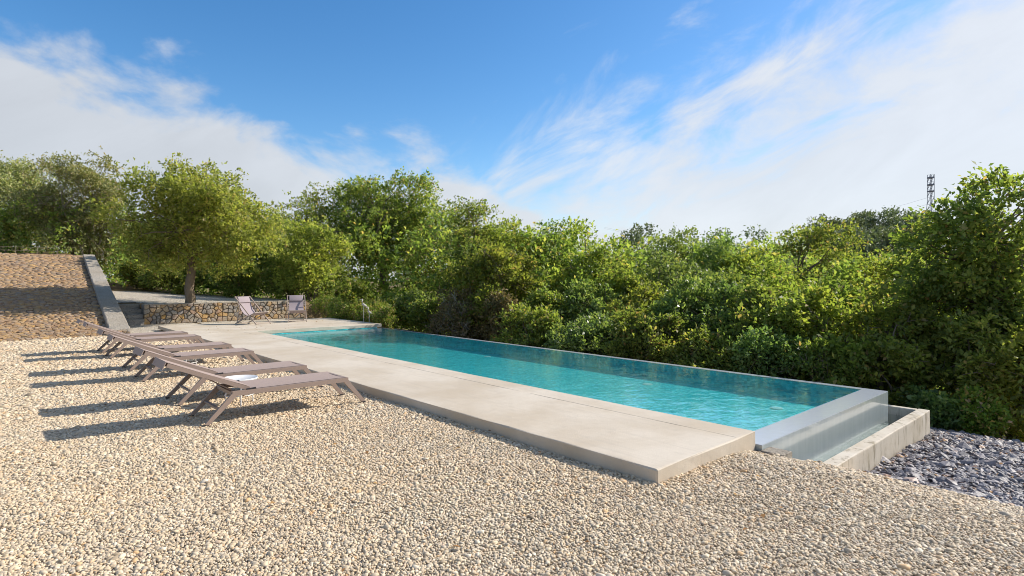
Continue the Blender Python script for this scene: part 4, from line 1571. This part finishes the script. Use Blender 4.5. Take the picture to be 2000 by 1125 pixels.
for d in (29.5, 32, 35):
    for px in np.arange(-150, 1000, 1120 * 0.9 / d):
        x, y = spot(px + r.uniform(-12, 12), d + (7.0 if px < 230 else 0))
        if y < 28.6 and x < 12.0:
            continue
        for k in range(3):
            C.append((x + r.normal(0, .4), y + r.normal(0, .4), gz(x, y) + 0.35 + 0.75 * k))
            LR.append(r.uniform(0.7, 1.0))
C, LR = np.array(C), np.array(LR)
cnt = 45000
k = r.choice(len(C), cnt, p=LR / LR.sum())
U2 = unit(r.normal(size=(cnt, 3)) + np.array([-0.3, -0.3, 0.35]))
Pp = C[k] + U2 * (LR[k] * r.uniform(0.5, 1.0, cnt))[:, None]
V_, F_ = leaf_cloud(Pp, unit(U2 + r.normal(0, .5, U2.shape)), 0.20 * r.uniform(.8, 1.2, cnt), r, per=5)
obj('woodland', mesh_np('woodland', V_, F_, MAT_OAK), kind='stuff', label='deeper oak wood filling the gaps behind the trees')

# far rise with an olive grove, and the pylon
hx_, hy_ = spot(1690, 105)
n = 40
A, B = np.meshgrid(np.linspace(-1, 1, n), np.linspace(-1, 1, n), indexing='ij')
rr2 = np.sqrt(A ** 2 + B ** 2)
HZ = np.clip(1 - rr2, 0, 1) ** 2 * (3 - 2 * np.clip(1 - rr2, 0, 1)) * 11.5 - 4.5
hv = np.stack([hx_ + A * 70, hy_ + B * 70, HZ], -1).reshape(-1, 3)
ii = np.arange(n * n).reshape(n, n)
obj('hill', mesh_np('hill', hv, np.stack([ii[:-1, :-1], ii[1:, :-1], ii[1:, 1:], ii[:-1, 1:]], -1).reshape(-1, 4), MAT_SOIL, True), kind='structure', label='distant rise beyond the wood')


def hill_z(x, y):
    q_ = max(0.0, 1 - math.hypot((x - hx_) / 70, (y - hy_) / 70))
    return q_ * q_ * (3 - 2 * q_) * 11.5 - 4.5


for i, (px, d, tp, hp) in enumerate(((1632, 80, 418, 22), (1660, 84, 414, 22), (1692, 92, 410, 24), (1722, 86, 408, 24), (1748, 92, 408, 24), (1776, 84, 415, 22),
                                     (1650, 70, 436, 22), (1685, 68, 432, 24), (1712, 72, 436, 22), (1740, 68, 430, 24), (1602, 88, 424, 22), (1800, 90, 414, 22))):
    x, y = spot(px, d)
    z0 = min(hill_z(x, y), zpx(tp, d) - 2.5)
    pos = ('leftmost but one', 'third from the left', 'in the middle', 'fourth from the right', 'third from the right', 'second from the right',
           'front left', 'front left centre', 'front right centre', 'front right', 'leftmost', 'rightmost')[i]
    row = 'front row' if 6 <= i <= 9 else 'back row'
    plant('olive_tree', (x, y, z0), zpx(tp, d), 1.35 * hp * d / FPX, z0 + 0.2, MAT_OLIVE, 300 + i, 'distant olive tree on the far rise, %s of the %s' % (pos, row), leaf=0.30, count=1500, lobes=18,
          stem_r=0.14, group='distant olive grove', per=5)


def pylon(px, d, top_py, lab):
    x, y = spot(px, d)
    H = zpx(top_py, d)
    z0 = -2.0
    Pn = empty('pylon', (x, y, z0), -YAW, label=lab, category='pylon')
    Hh = H - z0
    wb_, wt = 1.9, 0.52
    b_ = MB()
    for sx in (-1, 1):
        for sy in (-1, 1):
            b_.bar((sx * wb_, sy * wb_, 0), (sx * wt, sy * wt, Hh * .78), 0.09, 0.09)
            b_.bar((sx * wt, sy * wt, Hh * .78), (sx * wt, sy * wt, Hh), 0.085, 0.085)
    b_.build('tower_legs', MAT_STEEL, Pn)
    b_ = MB()
    N = 16
    for k in range(N):
        za, zb = Hh * k / N, Hh * (k + 1) / N
        wa = np.interp(za, [0, Hh * .78, Hh], [wb_, wt, wt])
        wc = np.interp(zb, [0, Hh * .78, Hh], [wb_, wt, wt])
        for s in (-1, 1):
            b_.bar((-wa, s * wa, za), (wc, s * wc, zb), 0.06, 0.06)
            b_.bar((s * wa, wa, za), (s * wc, -wc, zb), 0.06, 0.06)
            b_.bar((-wc, s * wc, zb), (wc, s * wc, zb), 0.06, 0.06)
    b_.build('bracing', MAT_STEEL, Pn)
    for zz in (0.86, 0.915, 0.975):
        MB().box((-wt - .08, -wt - .08, Hh * zz - .22), (wt + .08, wt + .08, Hh * zz + .15)).bevel(.05).build('antenna_box', MAT_STEEL, Pn)


pylon(1818, 150, 341, 'dark steel lattice pylon standing far behind the treeline')
for i, (zo, so) in enumerate(((0.80, 0.0), (0.74, 1.2), (0.68, -1.2))):
    p0 = np.array([*spot(1818, 150), zpx(341, 150) * zo])
    p1 = np.array([*spot(1180, 230), 28.0 * zo + so])
    t = np.linspace(0, 1, 24)[:, None]
    pts = p0 + (p1 - p0) * t + np.array([0, 0, -7.0]) * (4 * t * (1 - t))
    Vw, Fw = tubes_np([(pts, np.full(24, 0.018))], 5)
    obj('power_line', mesh_np('power_line', Vw, Fw, MAT_STEEL), label='%s thin power line running left from the pylon' % ('uppermost', 'middle', 'lowest')[i], category='cable', group='power lines from the pylon')

fence = empty('wire_fence', (0.8, 38.9, gz(0.8, 38.9)), label='thin wire fence with slim posts along the top of the cobbled ramp', category='fence')
for k in range(6):
    x = -1.8 + 0.85 * k
    rel(MB().tube([(x, 38.9, gz(x, 38.9) - .1), (x + .02, 38.9, gz(x, 38.9) + .42)], 0.014, 6).build('post', MAT_TWIG, fence), fence)
for hz in (0.18, 0.36):
    rel(MB().tube([(-1.8 + 0.85 * k, 38.88, gz(0, 38.9) + hz) for k in range(6)], 0.006, 5).build('wire', MAT_TWIG, fence), fence)

# a few dry leaves blown onto the stones and the deck
r = np.random.default_rng(99)
n = 420
LX = np.concatenate([r.uniform(-3.5, 6.5, 190), r.uniform(6.6, 11.5, 170), r.uniform(3.9, 9.4, 60)])
LY = np.concatenate([r.uniform(0.3, 18.5, 190), r.uniform(-0.5, 2.1, 170), r.uniform(17.2, 20.9, 60)])
on_deck = in_deck(LX, LY)
keep = ~on_deck | (LY > 17.1)
LX, LY, on_deck = LX[keep], LY[keep], on_deck[keep]
LZ = np.where(on_deck, DECK_Z + 0.004, ground_h(LX, LY) + 0.028)
n = len(LX)
ang = r.uniform(0, 6.28, n)
sz = r.uniform(0.035, 0.06, n)
dv = np.stack([np.cos(ang), np.sin(ang), r.uniform(-.15, .3, n)], -1)
sd = np.stack([-np.sin(ang), np.cos(ang), r.uniform(-.3, .3, n)], -1)
P0 = np.stack([LX, LY, LZ], -1)
lift = np.array([0, 0, 1.0])
Vl = np.stack([P0, P0 + dv * sz[:, None] * .5 + sd * sz[:, None] * .3 + lift * .006, P0 + dv * sz[:, None], P0 + dv * sz[:, None] * .5 - sd * sz[:, None] * .3 + lift * .009], 1).reshape(-1, 3)
MAT_LITTER = make_leaf('fallen_leaf', [(0.0, (0.20, 0.10, 0.045)), (0.5, (0.34, 0.19, 0.08)), (1.0, (0.42, 0.28, 0.12))], 0.2, 0.7, 0.2)
obj('fallen_leaves', mesh_np('fallen_leaves', Vl, np.arange(n * 4).reshape(-1, 4), MAT_LITTER), kind='stuff', label='scattered dry brown leaves on the gravel and slate')
